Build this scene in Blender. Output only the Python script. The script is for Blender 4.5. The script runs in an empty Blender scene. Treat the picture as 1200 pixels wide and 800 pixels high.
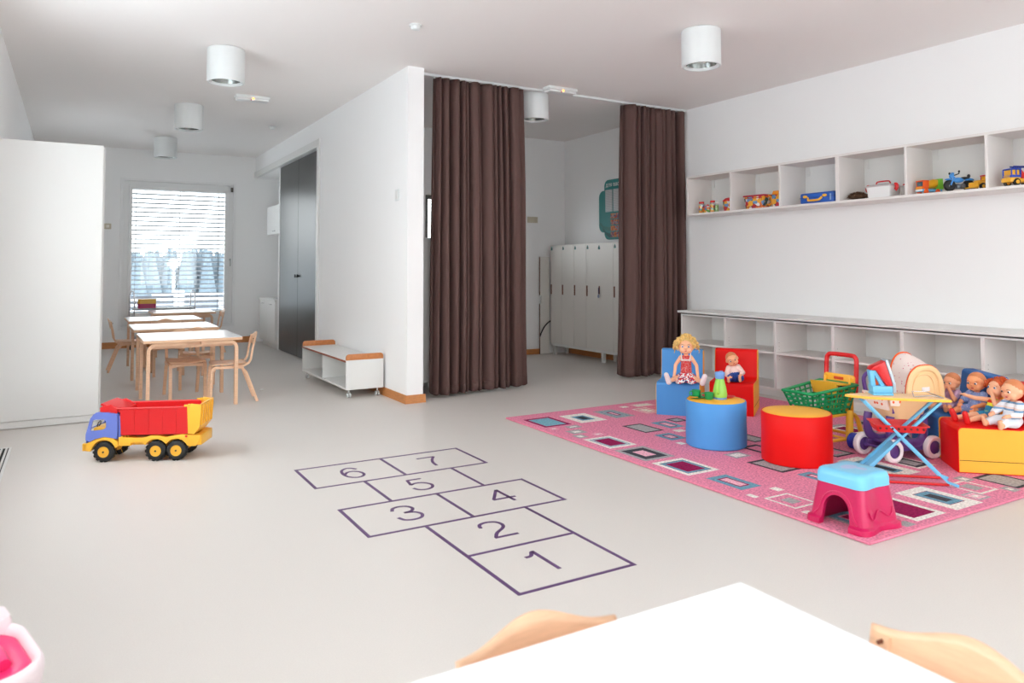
import bpy, bmesh, math, random
from mathutils import Vector, Matrix, noise
PI = math.pi
C = bpy.context.scene.collection
rnd = random.Random(7)
sc = bpy.context.scene
sc.view_settings.view_transform = 'Standard'
sc.view_settings.look = 'None'
sc.view_settings.gamma = 1.0
sc.view_settings.use_curve_mapping = False
sc.view_settings.exposure = 0.0
sc.cycles.use_denoising = True
sc.cycles.max_bounces = 16
sc.cycles.diffuse_bounces = 12
sc.cycles.glossy_bounces = 4
sc.cycles.transparent_max_bounces = 12
sc.cycles.sample_clamp_indirect = 8.0

SKY, EXPO = 3.0, 1.16
# ------------------------------------------------------------------ materials
def lin(c):
    return tuple(((v / 255) / 12.92 if v / 255 <= 0.04045 else ((v / 255 + 0.055) / 1.055) ** 2.4) for v in c)
_m = {}
def mat(name, rgb, rough=0.5, metal=0.0, spec=0.5, coat=0.0, noise_scale=0, noise_amt=0.0, bump=0.0, bump_scale=200, stretch=None, sss=0.0):
    if name in _m: return _m[name]
    m = bpy.data.materials.new(name); m.use_nodes = True
    nt = m.node_tree; b = nt.nodes['Principled BSDF']
    col = (*lin(rgb), 1)
    b.inputs['Base Color'].default_value = col
    b.inputs['Roughness'].default_value = rough
    b.inputs['Metallic'].default_value = metal
    b.inputs['Specular IOR Level'].default_value = spec
    b.inputs['Coat Weight'].default_value = coat
    b.inputs['Subsurface Weight'].default_value = sss
    if sss: b.inputs['Subsurface Scale'].default_value = 0.01
    tc = nt.nodes.new('ShaderNodeTexCoord')
    vec = tc.outputs['Object']
    if stretch:
        mp = nt.nodes.new('ShaderNodeMapping'); mp.inputs['Scale'].default_value = stretch
        nt.links.new(vec, mp.inputs['Vector']); vec = mp.outputs['Vector']
    if noise_amt:
        n = nt.nodes.new('ShaderNodeTexNoise'); n.inputs['Scale'].default_value = noise_scale; n.inputs['Detail'].default_value = 4
        nt.links.new(vec, n.inputs['Vector'])
        r = nt.nodes.new('ShaderNodeMapRange')
        r.inputs['From Min'].default_value = 0.3; r.inputs['From Max'].default_value = 0.7
        r.inputs['To Min'].default_value = 1 - noise_amt; r.inputs['To Max'].default_value = 1 + noise_amt
        nt.links.new(n.outputs['Fac'], r.inputs['Value'])
        mx = nt.nodes.new('ShaderNodeVectorMath'); mx.operation = 'SCALE'
        mx.inputs[0].default_value = col[:3]
        nt.links.new(r.outputs['Result'], mx.inputs['Scale'])
        nt.links.new(mx.outputs['Vector'], b.inputs['Base Color'])
    if bump:
        n2 = nt.nodes.new('ShaderNodeTexNoise'); n2.inputs['Scale'].default_value = bump_scale; n2.inputs['Detail'].default_value = 3
        nt.links.new(vec, n2.inputs['Vector'])
        bp = nt.nodes.new('ShaderNodeBump'); bp.inputs['Strength'].default_value = bump; bp.inputs['Distance'].default_value = 0.002
        nt.links.new(n2.outputs['Fac'], bp.inputs['Height']); nt.links.new(bp.outputs['Normal'], b.inputs['Normal'])
    _m[name] = m
    return m
def spots_mat(name, base, dot, scale=60, thr=0.35, rough=0.6, colors=None, voronoi=True):
    """print made of small coloured patches"""
    if name in _m: return _m[name]
    m = bpy.data.materials.new(name); m.use_nodes = True
    nt = m.node_tree; b = nt.nodes['Principled BSDF']; b.inputs['Roughness'].default_value = rough
    tc = nt.nodes.new('ShaderNodeTexCoord'); v = nt.nodes.new('ShaderNodeTexVoronoi'); v.inputs['Scale'].default_value = scale
    nt.links.new(tc.outputs['Object'], v.inputs['Vector'])
    r = nt.nodes.new('ShaderNodeValToRGB'); r.color_ramp.interpolation = 'CONSTANT'
    if colors:
        s = nt.nodes.new('ShaderNodeSeparateColor'); nt.links.new(v.outputs['Color'], s.inputs['Color']); nt.links.new(s.outputs['Red'], r.inputs['Fac'])
        els = r.color_ramp.elements
        els[0].color = (*lin(colors[0]), 1); els[1].position = 1 / len(colors); els[1].color = (*lin(colors[1]), 1)
        for i in range(2, len(colors)):
            e = els.new(i / len(colors)); e.color = (*lin(colors[i]), 1)
    else:
        nt.links.new(v.outputs['Distance'], r.inputs['Fac'])
        r.color_ramp.elements[0].color = (*lin(dot), 1); r.color_ramp.elements[1].position = thr; r.color_ramp.elements[1].color = (*lin(base), 1)
    nt.links.new(r.outputs['Color'], b.inputs['Base Color'])
    _m[name] = m
    return m
def stripe_mat(name, cols, scale=30, axis=2, rough=0.7):
    if name in _m: return _m[name]
    m = bpy.data.materials.new(name); m.use_nodes = True
    nt = m.node_tree; b = nt.nodes['Principled BSDF']; b.inputs['Roughness'].default_value = rough
    tc = nt.nodes.new('ShaderNodeTexCoord'); s = nt.nodes.new('ShaderNodeSeparateXYZ'); nt.links.new(tc.outputs['Object'], s.inputs[0])
    mu = nt.nodes.new('ShaderNodeMath'); mu.operation = 'MULTIPLY'; mu.inputs[1].default_value = scale; nt.links.new(s.outputs[axis], mu.inputs[0])
    fr = nt.nodes.new('ShaderNodeMath'); fr.operation = 'FRACT'; nt.links.new(mu.outputs[0], fr.inputs[0])
    r = nt.nodes.new('ShaderNodeValToRGB'); r.color_ramp.interpolation = 'CONSTANT'
    els = r.color_ramp.elements; els[0].color = (*lin(cols[0]), 1); els[1].position = 1 / len(cols); els[1].color = (*lin(cols[1]), 1)
    for i in range(2, len(cols)): els.new(i / len(cols)).color = (*lin(cols[i]), 1)
    nt.links.new(fr.outputs[0], r.inputs['Fac']); nt.links.new(r.outputs['Color'], b.inputs['Base Color'])
    _m[name] = m
    return m
def glass_mat(name, tint=(1, 1, 1), gl=0.06):
    if name in _m: return _m[name]
    m = bpy.data.materials.new(name); m.use_nodes = True
    nt = m.node_tree; nt.nodes.remove(nt.nodes['Principled BSDF']); out = nt.nodes['Material Output']
    t = nt.nodes.new('ShaderNodeBsdfTransparent'); t.inputs['Color'].default_value = (*tint, 1)
    g = nt.nodes.new('ShaderNodeBsdfGlossy'); g.inputs['Roughness'].default_value = 0.02
    mx = nt.nodes.new('ShaderNodeMixShader'); mx.inputs[0].default_value = gl
    nt.links.new(t.outputs[0], mx.inputs[1]); nt.links.new(g.outputs[0], mx.inputs[2]); nt.links.new(mx.outputs[0], out.inputs['Surface'])
    _m[name] = m
    return m

# ------------------------------------------------------------------ mesh builder
class MB:
    def __init__(s): s.bm = bmesh.new(); s.mi = 0
    def _new(s, f0):
        for f in s.bm.faces[f0:] if False else list(s.bm.faces)[f0:]: f.material_index = s.mi
    def box(s, x0, x1, y0, y1, z0, z1, bevel=0.0, seg=2, M=None):
        n = len(s.bm.faces)
        r = bmesh.ops.create_cube(s.bm, size=1)
        mt = Matrix.Translation(((x0 + x1) / 2, (y0 + y1) / 2, (z0 + z1) / 2)) @ Matrix.Diagonal((abs(x1 - x0), abs(y1 - y0), abs(z1 - z0), 1))
        bmesh.ops.transform(s.bm, matrix=mt, verts=r['verts'])
        vs = r['verts']
        if bevel:
            es = list({e for v in vs for e in v.link_edges})
            q = bmesh.ops.bevel(s.bm, geom=es, offset=bevel, segments=seg, affect='EDGES', profile=0.5)
            vs = list({v for f in list(s.bm.faces)[n:] for v in f.verts})
        if M is not None: bmesh.ops.transform(s.bm, matrix=M, verts=vs)
        s._new(n); return s
    def cyl(s, p0, p1, r0, r1=None, n=20, cap=True):
        f0 = len(s.bm.faces)
        r1 = r0 if r1 is None else r1
        p0 = Vector(p0); p1 = Vector(p1); d = p1 - p0
        q = bmesh.ops.create_cone(s.bm, cap_ends=cap, segments=n, radius1=r0, radius2=r1, depth=d.length)
        rot = d.to_track_quat('Z', 'Y').to_matrix().to_4x4()
        bmesh.ops.transform(s.bm, matrix=Matrix.Translation((p0 + p1) / 2) @ rot, verts=q['verts'])
        s._new(f0); return s
    def ball(s, c, r, u=16, v=10, M=None):
        f0 = len(s.bm.faces)
        if not hasattr(r, '__len__'): r = (r, r, r)
        q = bmesh.ops.create_uvsphere(s.bm, u_segments=u, v_segments=v, radius=1)
        mt = Matrix.Translation(c) @ (M if M is not None else Matrix.Identity(4)) @ Matrix.Diagonal((*r, 1))
        bmesh.ops.transform(s.bm, matrix=mt, verts=q['verts'])
        s._new(f0); return s
    def cap(s, p0, r0, p1, r1, n=12):
        s.cyl(p0, p1, r0, r1, n); s.ball(p0, r0, n, 8); s.ball(p1, r1, n, 8); return s
    def lathe(s, prof, c=(0, 0, 0), n=32, M=None, sx=1, sy=1):
        f0 = len(s.bm.faces); rings = []
        for r, z in prof:
            if r < 1e-6: rings.append([s.bm.verts.new((0, 0, z))])
            else: rings.append([s.bm.verts.new((r * sx * math.cos(2 * PI * i / n), r * sy * math.sin(2 * PI * i / n), z)) for i in range(n)])
        for a, b in zip(rings, rings[1:]):
            for i in range(n):
                j = (i + 1) % n
                if len(a) == 1 and len(b) == 1: continue
                if len(a) == 1: s.bm.faces.new((a[0], b[j], b[i])) if False else s.bm.faces.new((a[0], b[i], b[j]))
                elif len(b) == 1: s.bm.faces.new((a[i], a[j], b[0]))
                else: s.bm.faces.new((a[i], a[j], b[j], b[i]))
        vs = [v for r in rings for v in r]
        bmesh.ops.transform(s.bm, matrix=Matrix.Translation(c) @ (M if M is not None else Matrix.Identity(4)), verts=vs)
        s._new(f0); return s
    def prism(s, pts, lo, hi, axis='z', M=None, bevel=0.0):
        """polygon pts (2D) extruded between lo and hi along axis"""
        f0 = len(s.bm.faces)
        mk = {'z': lambda a, b, c: (a, b, c), 'y': lambda a, b, c: (a, c, b), 'x': lambda a, b, c: (c, a, b)}[axis]
        A = [s.bm.verts.new(mk(p[0], p[1], lo)) for p in pts]; B = [s.bm.verts.new(mk(p[0], p[1], hi)) for p in pts]
        fs = [s.bm.faces.new(A[::-1]), s.bm.faces.new(B)]
        n = len(pts)
        for i in range(n): fs.append(s.bm.faces.new((A[i], A[(i + 1) % n], B[(i + 1) % n], B[i])))
        vs = A + B
        bmesh.ops.recalc_face_normals(s.bm, faces=fs)
        if bevel:
            es = list({e for f in fs[:2] for e in f.edges})
            bmesh.ops.bevel(s.bm, geom=es, offset=bevel, segments=2, affect='EDGES', profile=0.5)
            vs = list({v for f in list(s.bm.faces)[f0:] for v in f.verts})
        if M is not None: bmesh.ops.transform(s.bm, matrix=M, verts=vs)
        s._new(f0); return s
    def tube(s, pts, r, n=10, sub=0, closed=False, flat=None):
        f0 = len(s.bm.faces)
        pts = [Vector(p) for p in pts]
        if sub:
            out = []; L = len(pts)
            rng = range(L if closed else L - 1)
            for i in rng:
                p1 = pts[i]; p2 = pts[(i + 1) % L]
                p0 = pts[i - 1] if (i > 0 or closed) else p1 * 2 - p2
                p3 = pts[(i + 2) % L] if (i + 2 < L or closed) else p2 * 2 - p1
                for k in range(sub):
                    t = k / sub
                    out.append(0.5 * ((2 * p1) + (p2 - p0) * t + (2 * p0 - 5 * p1 + 4 * p2 - p3) * t * t + (3 * p1 - p0 - 3 * p2 + p3) * t ** 3))
            if not closed: out.append(pts[-1])
            pts = out
        L = len(pts); rings = []; up = None
        rr = r if hasattr(r, '__len__') else [r] * L
        for i, p in enumerate(pts):
            if closed: d = pts[(i + 1) % L] - pts[i - 1]
            else: d = (pts[min(i + 1, L - 1)] - pts[max(i - 1, 0)])
            d.normalize()
            if up is None:
                up = Vector((0, 0, 1)) if abs(d.z) < 0.9 else Vector((0, 1, 0))
            a = up - d * up.dot(d)
            a.normalize(); up = a; b = d.cross(a)
            ri = rr[min(i, len(rr) - 1)]
            fa, fb = (1, 1) if flat is None else flat
            rings.append([s.bm.verts.new(p + (a * math.cos(2 * PI * k / n) * fa + b * math.sin(2 * PI * k / n) * fb) * ri) for k in range(n)])
        for i in range(L if closed else L - 1):
            A = rings[i]; B = rings[(i + 1) % L]
            for k in range(n): s.bm.faces.new((A[k], A[(k + 1) % n], B[(k + 1) % n], B[k]))
        if not closed:
            s.bm.faces.new(rings[0][::-1]); s.bm.faces.new(rings[-1])
        s._new(f0); return s
    def band(s, pts, width, thick, axis=(0, 1, 0)):
        """flat bent-wood bar: path pts, broad along axis, thin in the path plane"""
        f0 = len(s.bm.faces); ax = Vector(axis).normalized(); pts = [Vector(p) for p in pts]; L = len(pts); rings = []
        for i, p in enumerate(pts):
            d = (pts[min(i + 1, L - 1)] - pts[max(i - 1, 0)]).normalized(); nn = d.cross(ax).normalized()
            rings.append([s.bm.verts.new(p + ax * a * width / 2 + nn * b * thick / 2) for a, b in ((-1, -1), (1, -1), (1, 1), (-1, 1))])
        for A, B in zip(rings, rings[1:]):
            for k in range(4): s.bm.faces.new((A[k], A[(k + 1) % 4], B[(k + 1) % 4], B[k]))
        s.bm.faces.new(rings[0][::-1]); s.bm.faces.new(rings[-1])
        s._new(f0); return s
    def grid(s, fn, nu, nv):
        f0 = len(s.bm.faces)
        V = [[s.bm.verts.new(fn(i / nu, j / nv)) for j in range(nv + 1)] for i in range(nu + 1)]
        for i in range(nu):
            for j in range(nv): s.bm.faces.new((V[i][j], V[i + 1][j], V[i + 1][j + 1], V[i][j + 1]))
        s._new(f0); return s
    def xf(s, M): bmesh.ops.transform(s.bm, matrix=M, verts=s.bm.verts); return s
def mesh_obj(name, mb, mats, parent=None, smooth=True, world=False, ang=40):
    me = bpy.data.meshes.new(name)
    bmesh.ops.recalc_face_normals(mb.bm, faces=mb.bm.faces)
    mb.bm.to_mesh(me); mb.bm.free()
    for m in (mats if isinstance(mats, (list, tuple)) else [mats]): me.materials.append(m)
    if smooth:
        me.polygons.foreach_set('use_smooth', [True] * len(me.polygons))
        me.set_sharp_from_angle(angle=math.radians(ang))
    o = bpy.data.objects.new(name, me); C.objects.link(o)
    if parent:
        if world:
            P = parent
            mw = Matrix.Translation(P.location) @ P.rotation_euler.to_matrix().to_4x4()
            me.transform(mw.inverted())
        o.parent = parent
    return o
def tag(o, label, cat, group=None):
    o['label'] = label; o['category'] = cat
    if group: o['group'] = group
    return o
def thing(name, label, cat, loc=(0, 0, 0), rotz=0, group=None):
    o = bpy.data.objects.new(name, None); o.empty_display_size = 0.1; C.objects.link(o)
    o.location = loc; o.rotation_euler = (0, 0, rotz)
    return tag(o, label, cat, group)
def struct(name, mb, m, parent=None, smooth=False):
    o = mesh_obj(name, mb, m, parent, smooth)
    if not parent: o['kind'] = 'structure'
    return o
def copy_tree(o, parent=None):
    c = o.copy(); C.objects.link(c); c.parent = parent
    for ch in list(o.children): copy_tree(ch, c)
    return c
def dup(root, loc, rotz, label, group=None):
    r = copy_tree(root); r.location = loc; r.rotation_euler = (0, 0, rotz); r['label'] = label
    if group: r['group'] = group
    return r
def part(name, mb, m, t, **k): return mesh_obj(name, mb, m, t, **k)
def text_mesh(s, size, ext=0.0005):
    cu = bpy.data.curves.new('lettering', 'FONT'); cu.body = s; cu.size = size; cu.extrude = ext; cu.align_x = 'CENTER'; cu.align_y = 'CENTER'
    o = bpy.data.objects.new('lettering', cu); C.objects.link(o)
    dg = bpy.context.evaluated_depsgraph_get(); me = bpy.data.meshes.new_from_object(o.evaluated_get(dg))
    bpy.data.objects.remove(o); bpy.data.curves.remove(cu)
    return me
def mesh_link(name, me, m, parent, M=None):
    me.materials.clear(); me.materials.append(m)
    if M is not None: me.transform(M)
    o = bpy.data.objects.new(name, me); C.objects.link(o); o.parent = parent
    return o
def blob(name, mb, m, parent, voxel=0.003, sm=4, M=None):
    """fuse overlapping rounded shapes into one continuous skin"""
    me = bpy.data.meshes.new(name); mb.bm.to_mesh(me); mb.bm.free()
    if M is not None: me.transform(M)
    o = bpy.data.objects.new(name, me); C.objects.link(o)
    r = o.modifiers.new('r', 'REMESH'); r.mode = 'VOXEL'; r.voxel_size = voxel; r.use_smooth_shade = True
    s = o.modifiers.new('s', 'SMOOTH'); s.factor = 0.5; s.iterations = sm
    dg = bpy.context.evaluated_depsgraph_get(); me2 = bpy.data.meshes.new_from_object(o.evaluated_get(dg))
    bpy.data.objects.remove(o)
    me2.materials.clear()
    for q in (m if isinstance(m, (list, tuple)) else [m]): me2.materials.append(q)
    o = bpy.data.objects.new(name, me2); C.objects.link(o); o.parent = parent
    return o
def arc(cx, cy, r, a0, a1, n=8):
    return [(cx + r * math.cos(math.radians(a0 + (a1 - a0) * i / n)), cy + r * math.sin(math.radians(a0 + (a1 - a0) * i / n))) for i in range(n + 1)]
def rot2(x, y, a): return (x * math.cos(a) - y * math.sin(a), x * math.sin(a) + y * math.cos(a))

white_wall = mat('painted wall', (244, 244, 244), 0.85, bump=0.15, bump_scale=300)
ceil_mat = mat('painted ceiling', (241, 237, 235), 0.9)
white_lam = mat('white laminate', (224, 224, 222), 0.4)
shelf_lam = mat('off white shelf board', (230, 226, 223), 0.5)
locker_lam = mat('pale grey laminate', (222, 218, 212), 0.45)
beech = mat('beech wood', (229, 187, 153), 0.4, noise_scale=14, noise_amt=0.08, stretch=(1, 1, 8))
oak = mat('orange oak trim', (196, 128, 72), 0.45, noise_scale=12, noise_amt=0.12, stretch=(2, 2, 10))
steel = mat('chrome', (200, 200, 205), 0.15, metal=1.0)
floor_mat = mat('speckled linoleum', (213, 208, 203), 0.42, spec=0.4, noise_scale=220, noise_amt=0.035)
# ------------------------------------------------------------------ room shell
XL, XR, YF, YB, H = -0.49, 5.83, -3.6, 12.15, 2.897
T = 0.2
LIGHTS = []
def wall_with_holes(name, axis, pos, thick, a0, a1, z0, z1, holes, m=white_wall):
    """axis 'x': wall at x=pos..pos+thick running along y; axis 'y': along x"""
    b = MB(); As = sorted({a0, a1} | {h[0] for h in holes} | {h[1] for h in holes}); Zs = sorted({z0, z1} | {h[2] for h in holes} | {h[3] for h in holes})
    for i in range(len(As) - 1):
        for j in range(len(Zs) - 1):
            ca = (As[i] + As[i + 1]) / 2; cz = (Zs[j] + Zs[j + 1]) / 2
            if any(h[0] < ca < h[1] and h[2] < cz < h[3] for h in holes): continue
            lo, hi = min(pos, pos + thick), max(pos, pos + thick)
            if axis == 'x': b.box(lo, hi, As[i], As[i + 1], Zs[j], Zs[j + 1])
            else: b.box(As[i], As[i + 1], lo, hi, Zs[j], Zs[j + 1])
    bmesh.ops.remove_doubles(b.bm, verts=b.bm.verts, dist=1e-5)
    inner = [f for f in b.bm.faces]
    # drop coincident interior faces
    seen = {}
    for f in inner:
        k = tuple(sorted(v.index for v in f.verts)); 
    b.bm.verts.index_update()
    for f in inner: seen.setdefault(tuple(sorted(v.index for v in f.verts)), []).append(f)
    bmesh.ops.delete(b.bm, geom=[f for fs in seen.values() if len(fs) > 1 for f in fs], context='FACES_ONLY')
    return struct(name, b, m)
struct('floor', MB().prism([(XL - T, YF - T), (XR + T, YF - T), (XR + T, 8.57), (3.25, 8.57), (3.25, YB + T), (XL - T, YB + T)], -0.25, 0), floor_mat)
struct('ceiling', MB().prism([(XL - T, YF - T), (XR + T, YF - T), (XR + T, 8.57), (3.25, 8.57), (3.25, YB + T), (XL - T, YB + T)], H, H + 0.2), ceil_mat)
LW = [(-2.6, -0.6, 0.9, 2.62), (0.6, 2.2, 1.0, 2.62), (3.6, 5.6, 0.8, 2.5), (9.3, 10.2, 1.5, 2.2)]
wall_with_holes('wall_left', 'x', XL, -T, YF - T, YB + T, 0, H, LW)
wall_with_holes('wall_right', 'x', XR, T, YF - T, 8.57, 0, H, [])
FW = [(-0.2, 1.7, 0.5, 2.4), (1.9, 3.8, 0.5, 2.4), (4.0, 5.65, 0.5, 2.4)]
wall_with_holes('wall_front', 'y', YF, -T, XL, XR, 0, H, FW)
wall_with_holes('wall_back', 'y', YB, T, XL, 3.25, 0, H, [(0.60, 2.14, 0.30, 2.44)])
LKY = 8.45
LKW = (3.74, 5.04, 1.12, 2.06)
wall_with_holes('wall_locker_room', 'y', LKY, 0.12, 2.61, XR, 0, H, [LKW])
# divider wall: full height near end, then door casing + header over the built-in wardrobe and kitchenette
b = MB(); b.box(2.46, 2.61, 5.935, 8.66, 0, H); b.box(2.461, 2.61, 8.66, YB, 2.665, H)
struct('wall_divider', b, white_wall)
b = MB(); b.box(2.50, 3.20, 8.66, 8.72, 0, 2.575); b.box(2.50, 3.20, 10.70, 10.76, 0, 2.575); b.box(3.14, 3.20, 8.72, YB, 0, 2.575); b.box(2.50, 3.20, 8.66, YB, 2.575, 2.66)
struct('wall_recess', b, white_wall)
b = MB(); b.box(2.44, 2.50, 8.57, YB, 2.575, 2.665, 0.003, 1); b.box(2.44, 2.50, 8.57, 8.66, 0, 2.575, 0.003, 1)
struct('trim_1', b, white_lam)
def base_prof(b, p0, p1, n, h=0.066, t=0.018):
    """skirting from p0 to p1 on the floor, protruding along n, leaning out at the foot"""
    p0 = Vector((*p0, 0)); p1 = Vector((*p1, 0)); n = Vector((*n, 0)); z = Vector((0, 0, 1))
    pr = [(0, 0), (t, 0), (t * 0.55, h), (0, h)]
    A = [b.bm.verts.new(p0 + n * a + z * c) for a, c in pr]; B = [b.bm.verts.new(p1 + n * a + z * c) for a, c in pr]
    b.bm.faces.new(A); b.bm.faces.new(B[::-1])
    for i in range(4): b.bm.faces.new((A[i], B[i], B[(i + 1) % 4], A[(i + 1) % 4]))
b = MB(); base_prof(b, (2.459, 8.57), (2.459, 5.917), (-1, 0), 0.07); base_prof(b, (2.44, 5.934), (2.63, 5.934), (0, -1), 0.07)
struct('baseboard_divider', b, oak)
b = MB(); base_prof(b, (XL, YB), (2.49, YB), (0, -1), 0.09); struct('baseboard_back', b, oak)
b = MB(); base_prof(b, (2.62, LKY), (5.50, LKY), (0, -1), 0.07); struct('baseboard_locker_room', b, oak)
b = MB(); base_prof(b, (XR, 8.43), (XR, 6.2), (-1, 0), 0.07); base_prof(b, (XR, 1.0), (XR, YF), (-1, 0), 0.07); struct('baseboard_right', b, oak)

winframe = mat('white window frame', (238, 238, 238), 0.4)
pane_m = glass_mat('window glass', gl=0.03)
WN = [0]
def window(axis, pos, a0, a1, z0, z1, fw=0.07, depth=0.07, mull=(), sillv=True, inward=1, casing=0.0):
    WN[0] += 1
    def bx(b, A0, A1, P0, P1, Z0, Z1):
        lo, hi = min(P0, P1), max(P0, P1)
        if axis == 'x': b.box(lo, hi, A0, A1, Z0, Z1, 0.004, 1)
        else: b.box(A0, A1, lo, hi, Z0, Z1, 0.004, 1)
    p0 = pos + inward * 0.01 * 0; p1 = pos - inward * depth
    b = MB(); bx(b, a0, a0 + fw, p0, p1, z0, z1); bx(b, a1 - fw, a1, p0, p1, z0, z1); bx(b, a0 + fw, a1 - fw, p0, p1, z0, z0 + fw); bx(b, a0 + fw, a1 - fw, p0, p1, z1 - fw, z1)
    for m_ in mull: bx(b, m_ - fw / 2, m_ + fw / 2, p0, p1, z0 + fw, z1 - fw)
    w = struct('window_%d' % WN[0], b, winframe, smooth=False)
    g = MB(); q = (p0 + p1) / 2; bx(g, a0 + fw - 0.002, a1 - fw + 0.002, q - 0.003, q + 0.003, z0 + fw - 0.002, z1 - fw + 0.002)
    mesh_obj('pane', g, pane_m, w, smooth=False)
    return w
for h in LW: window('x', XL - 0.08, h[0], h[1], h[2], h[3], mull=((h[0] + h[1]) / 2,))
for h in FW: window('y', YF - 0.08, h[0], h[1], h[2], h[3], mull=((h[0] + h[1]) / 2,))
# far window: wide flat frame, glass, outer venetian blind
wf = window('y', YB + 0.04, 0.60, 2.14, 0.30, 2.44, fw=0.085, depth=-0.07)
b = MB()
for x0, x1, z0, z1 in ((0.57, 0.61, 0.26, 2.47), (2.13, 2.17, 0.26, 2.47), (0.61, 2.13, 2.43, 2.47), (0.61, 2.13, 0.26, 0.31)): b.box(x0, x1, YB - 0.012, YB + 0.03, z0, z1, 0.003, 1)
mesh_obj('window_frame', b, winframe, wf, smooth=False)
b = MB()
b.box(0.685, 0.73, YB + 0.005, YB + 0.05, 0.385, 2.355, 0.004, 1); b.box(2.01, 2.055, YB + 0.005, YB + 0.05, 0.385, 2.355, 0.004, 1)
b.box(0.685, 2.055, YB + 0.004, YB + 0.049, 2.31, 2.355, 0.004, 1); b.box(0.685, 2.055, YB + 0.004, YB + 0.049, 0.385, 0.50, 0.004, 1)
mesh_obj('window_sash', b, winframe, wf, smooth=False)
b = MB(); b.box(2.085, 2.10, YB - 0.015, YB + 0.04, 1.27, 1.30, 0.002, 1); b.box(2.086, 2.10, YB - 0.03, YB - 0.012, 1.18, 1.30, 0.004, 2)
mesh_obj('window_handle', b, mat('handle metal', (180, 180, 180), 0.3, metal=0.8), wf)
b = MB(); b.box(2.085, 2.12, YB - 0.03, YB - 0.01, 2.33, 2.40, 0.004, 2); mesh_obj('window_hinge', b, mat('dark hinge', (90, 85, 80), 0.4), wf)
slat_m = mat('aluminium slat', (92, 97, 104), 0.6)
bl = thing('venetian_blind', 'open grey horizontal slat blind outside the far window', 'blind', (1.37, YB + 0.24, 0.45))
b = MB()
n = 29
for i in range(n):
    z = 0.50 + i * (1.90 / (n - 1))
    b.box(0.64, 2.10, -0.035, 0.035, -0.0015, 0.0015, M=Matrix.Translation((0, YB + 0.24, z)) @ Matrix.Rotation(math.radians(-17), 4, 'X'))
part('slats', b, slat_m, bl, world=True, smooth=False)
for x in (0.79, 1.39, 1.95):
    part('ladder_cord', MB().cyl((x, YB + 0.207, 0.45), (x, YB + 0.207, 2.44), 0.004, n=6), mat('blind cord', (60, 62, 66), 0.8), bl, world=True)
part('bottom_rail', MB().box(0.64, 2.10, YB + 0.21, YB + 0.27, 0.44, 0.475, 0.003, 1), slat_m, bl, world=True)
# locker room window with its own blind
wl = window('y', LKY + 0.03, LKW[0], LKW[1], LKW[2], LKW[3], fw=0.05, depth=-0.05)
wl.data.materials[0] = mat('dark window frame', (110, 108, 105), 0.5)
bl2 = thing('venetian_blind', 'slat blind on the small window behind the left curtain', 'blind', (4.2, LKY + 0.16, 1.12))
b = MB()
for i in range(20): b.box(3.70, 5.05, LKY + 0.13, LKY + 0.19, 1.14 + i * 0.045, 1.143 + i * 0.045)
part('slats', b, slat_m, bl2, world=True, smooth=False)
part('ladder_cord', MB().cyl((3.9, LKY + 0.125, 1.12), (3.9, LKY + 0.125, 2.06), 0.003, n=6), mat('blind cord', (60, 62, 66), 0.8), bl2, world=True)

# ------------------------------------------------------------------ outside
snow = mat('snow', (235, 240, 245), 0.9)
b = MB(); b.grid(lambda u, v: (-150 + 300 * u, 12.6 + 200 * v ** 1.5, -4 + 0.8 * noise.noise(Vector((u * 9, v * 7, 0)))), 60, 60)
struct('ground', b, snow, smooth=True)
b = MB(); b.box(-40, 60, -60, -3.95, -4.6, -4.2)
struct('ground_courtyard', b, snow)
b = MB(); b.box(-70, -0.75, -60, 60, -4.8, -4.4); struct('ground_side', b, snow)
b = MB(); b.box(3.6, 40, 8.8, 12.7, -4.8, -4.4); struct('ground_yard', b, snow)
conif = mat('frosted conifer', (92, 106, 116), 0.95, noise_scale=1.5, noise_amt=0.2)
# a far forest edge nobody could count: one object of many crowns
b = MB(); r2 = random.Random(3)
for i in range(460):
    x = -70 + 160 * i / 460 + r2.uniform(-.4, .4); y = 150 + r2.uniform(-8, 12); h = r2.uniform(7.2, 8.9)
    b.cyl((x, y, -4), (x, y, -4 + h), 1.9, 0.35, 6)
o = mesh_obj('conifer_forest', b, conif); o['kind'] = 'stuff'; tag(o, 'pale frosty conifer forest on the skyline outside the window', 'forest')
b = MB()
for i in range(90):
    x = -40 + 100 * r2.random(); y = 90 + r2.uniform(-20, 30); b.ball((x, y, -3.6), (2.2, 1.5, r2.uniform(.6, 1.4)), 7, 5)
o = mesh_obj('snowy_undergrowth', b, mat('snowy scrub', (175, 182, 190), 0.95)); o['kind'] = 'stuff'; tag(o, 'snow covered scrub on the field before the forest', 'undergrowth')
hb = thing('neighbour_building', 'low grey building with windows seen through the far window', 'building', (8, 45, -4))
part('wall', MB().box(4.2, 16, 42, 48, -4.2, -0.55), mat('grey facade', (120, 126, 134), 0.8), hb, world=True, smooth=False)
part('roof', MB().box(4.0, 16.2, 41.8, 48.2, -0.55, -0.35), snow, hb, world=True, smooth=False)
for k in range(3):
    f = part('window', MB().box(5.6 + k * 1.2, 6.3 + k * 1.2, 41.93, 42.0, -2.0, -1.0), mat('facade window frame', (225, 228, 230), 0.6), hb, world=True, smooth=False)
    me = MB().box(5.68 + k * 1.2, 6.22 + k * 1.2, 41.9, 41.95, -1.93, -1.07); q = mesh_obj('pane', me, mat('dark pane', (60, 70, 80), 0.2), None, smooth=False); q.data.transform(Matrix.Translation((-8, -45, 4))); q.parent = f
lowb = thing('terrace_railing', 'dark slatted terrace railing with white post outside the far window', 'railing', (1.8, 18, -1))
b = MB()
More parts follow.
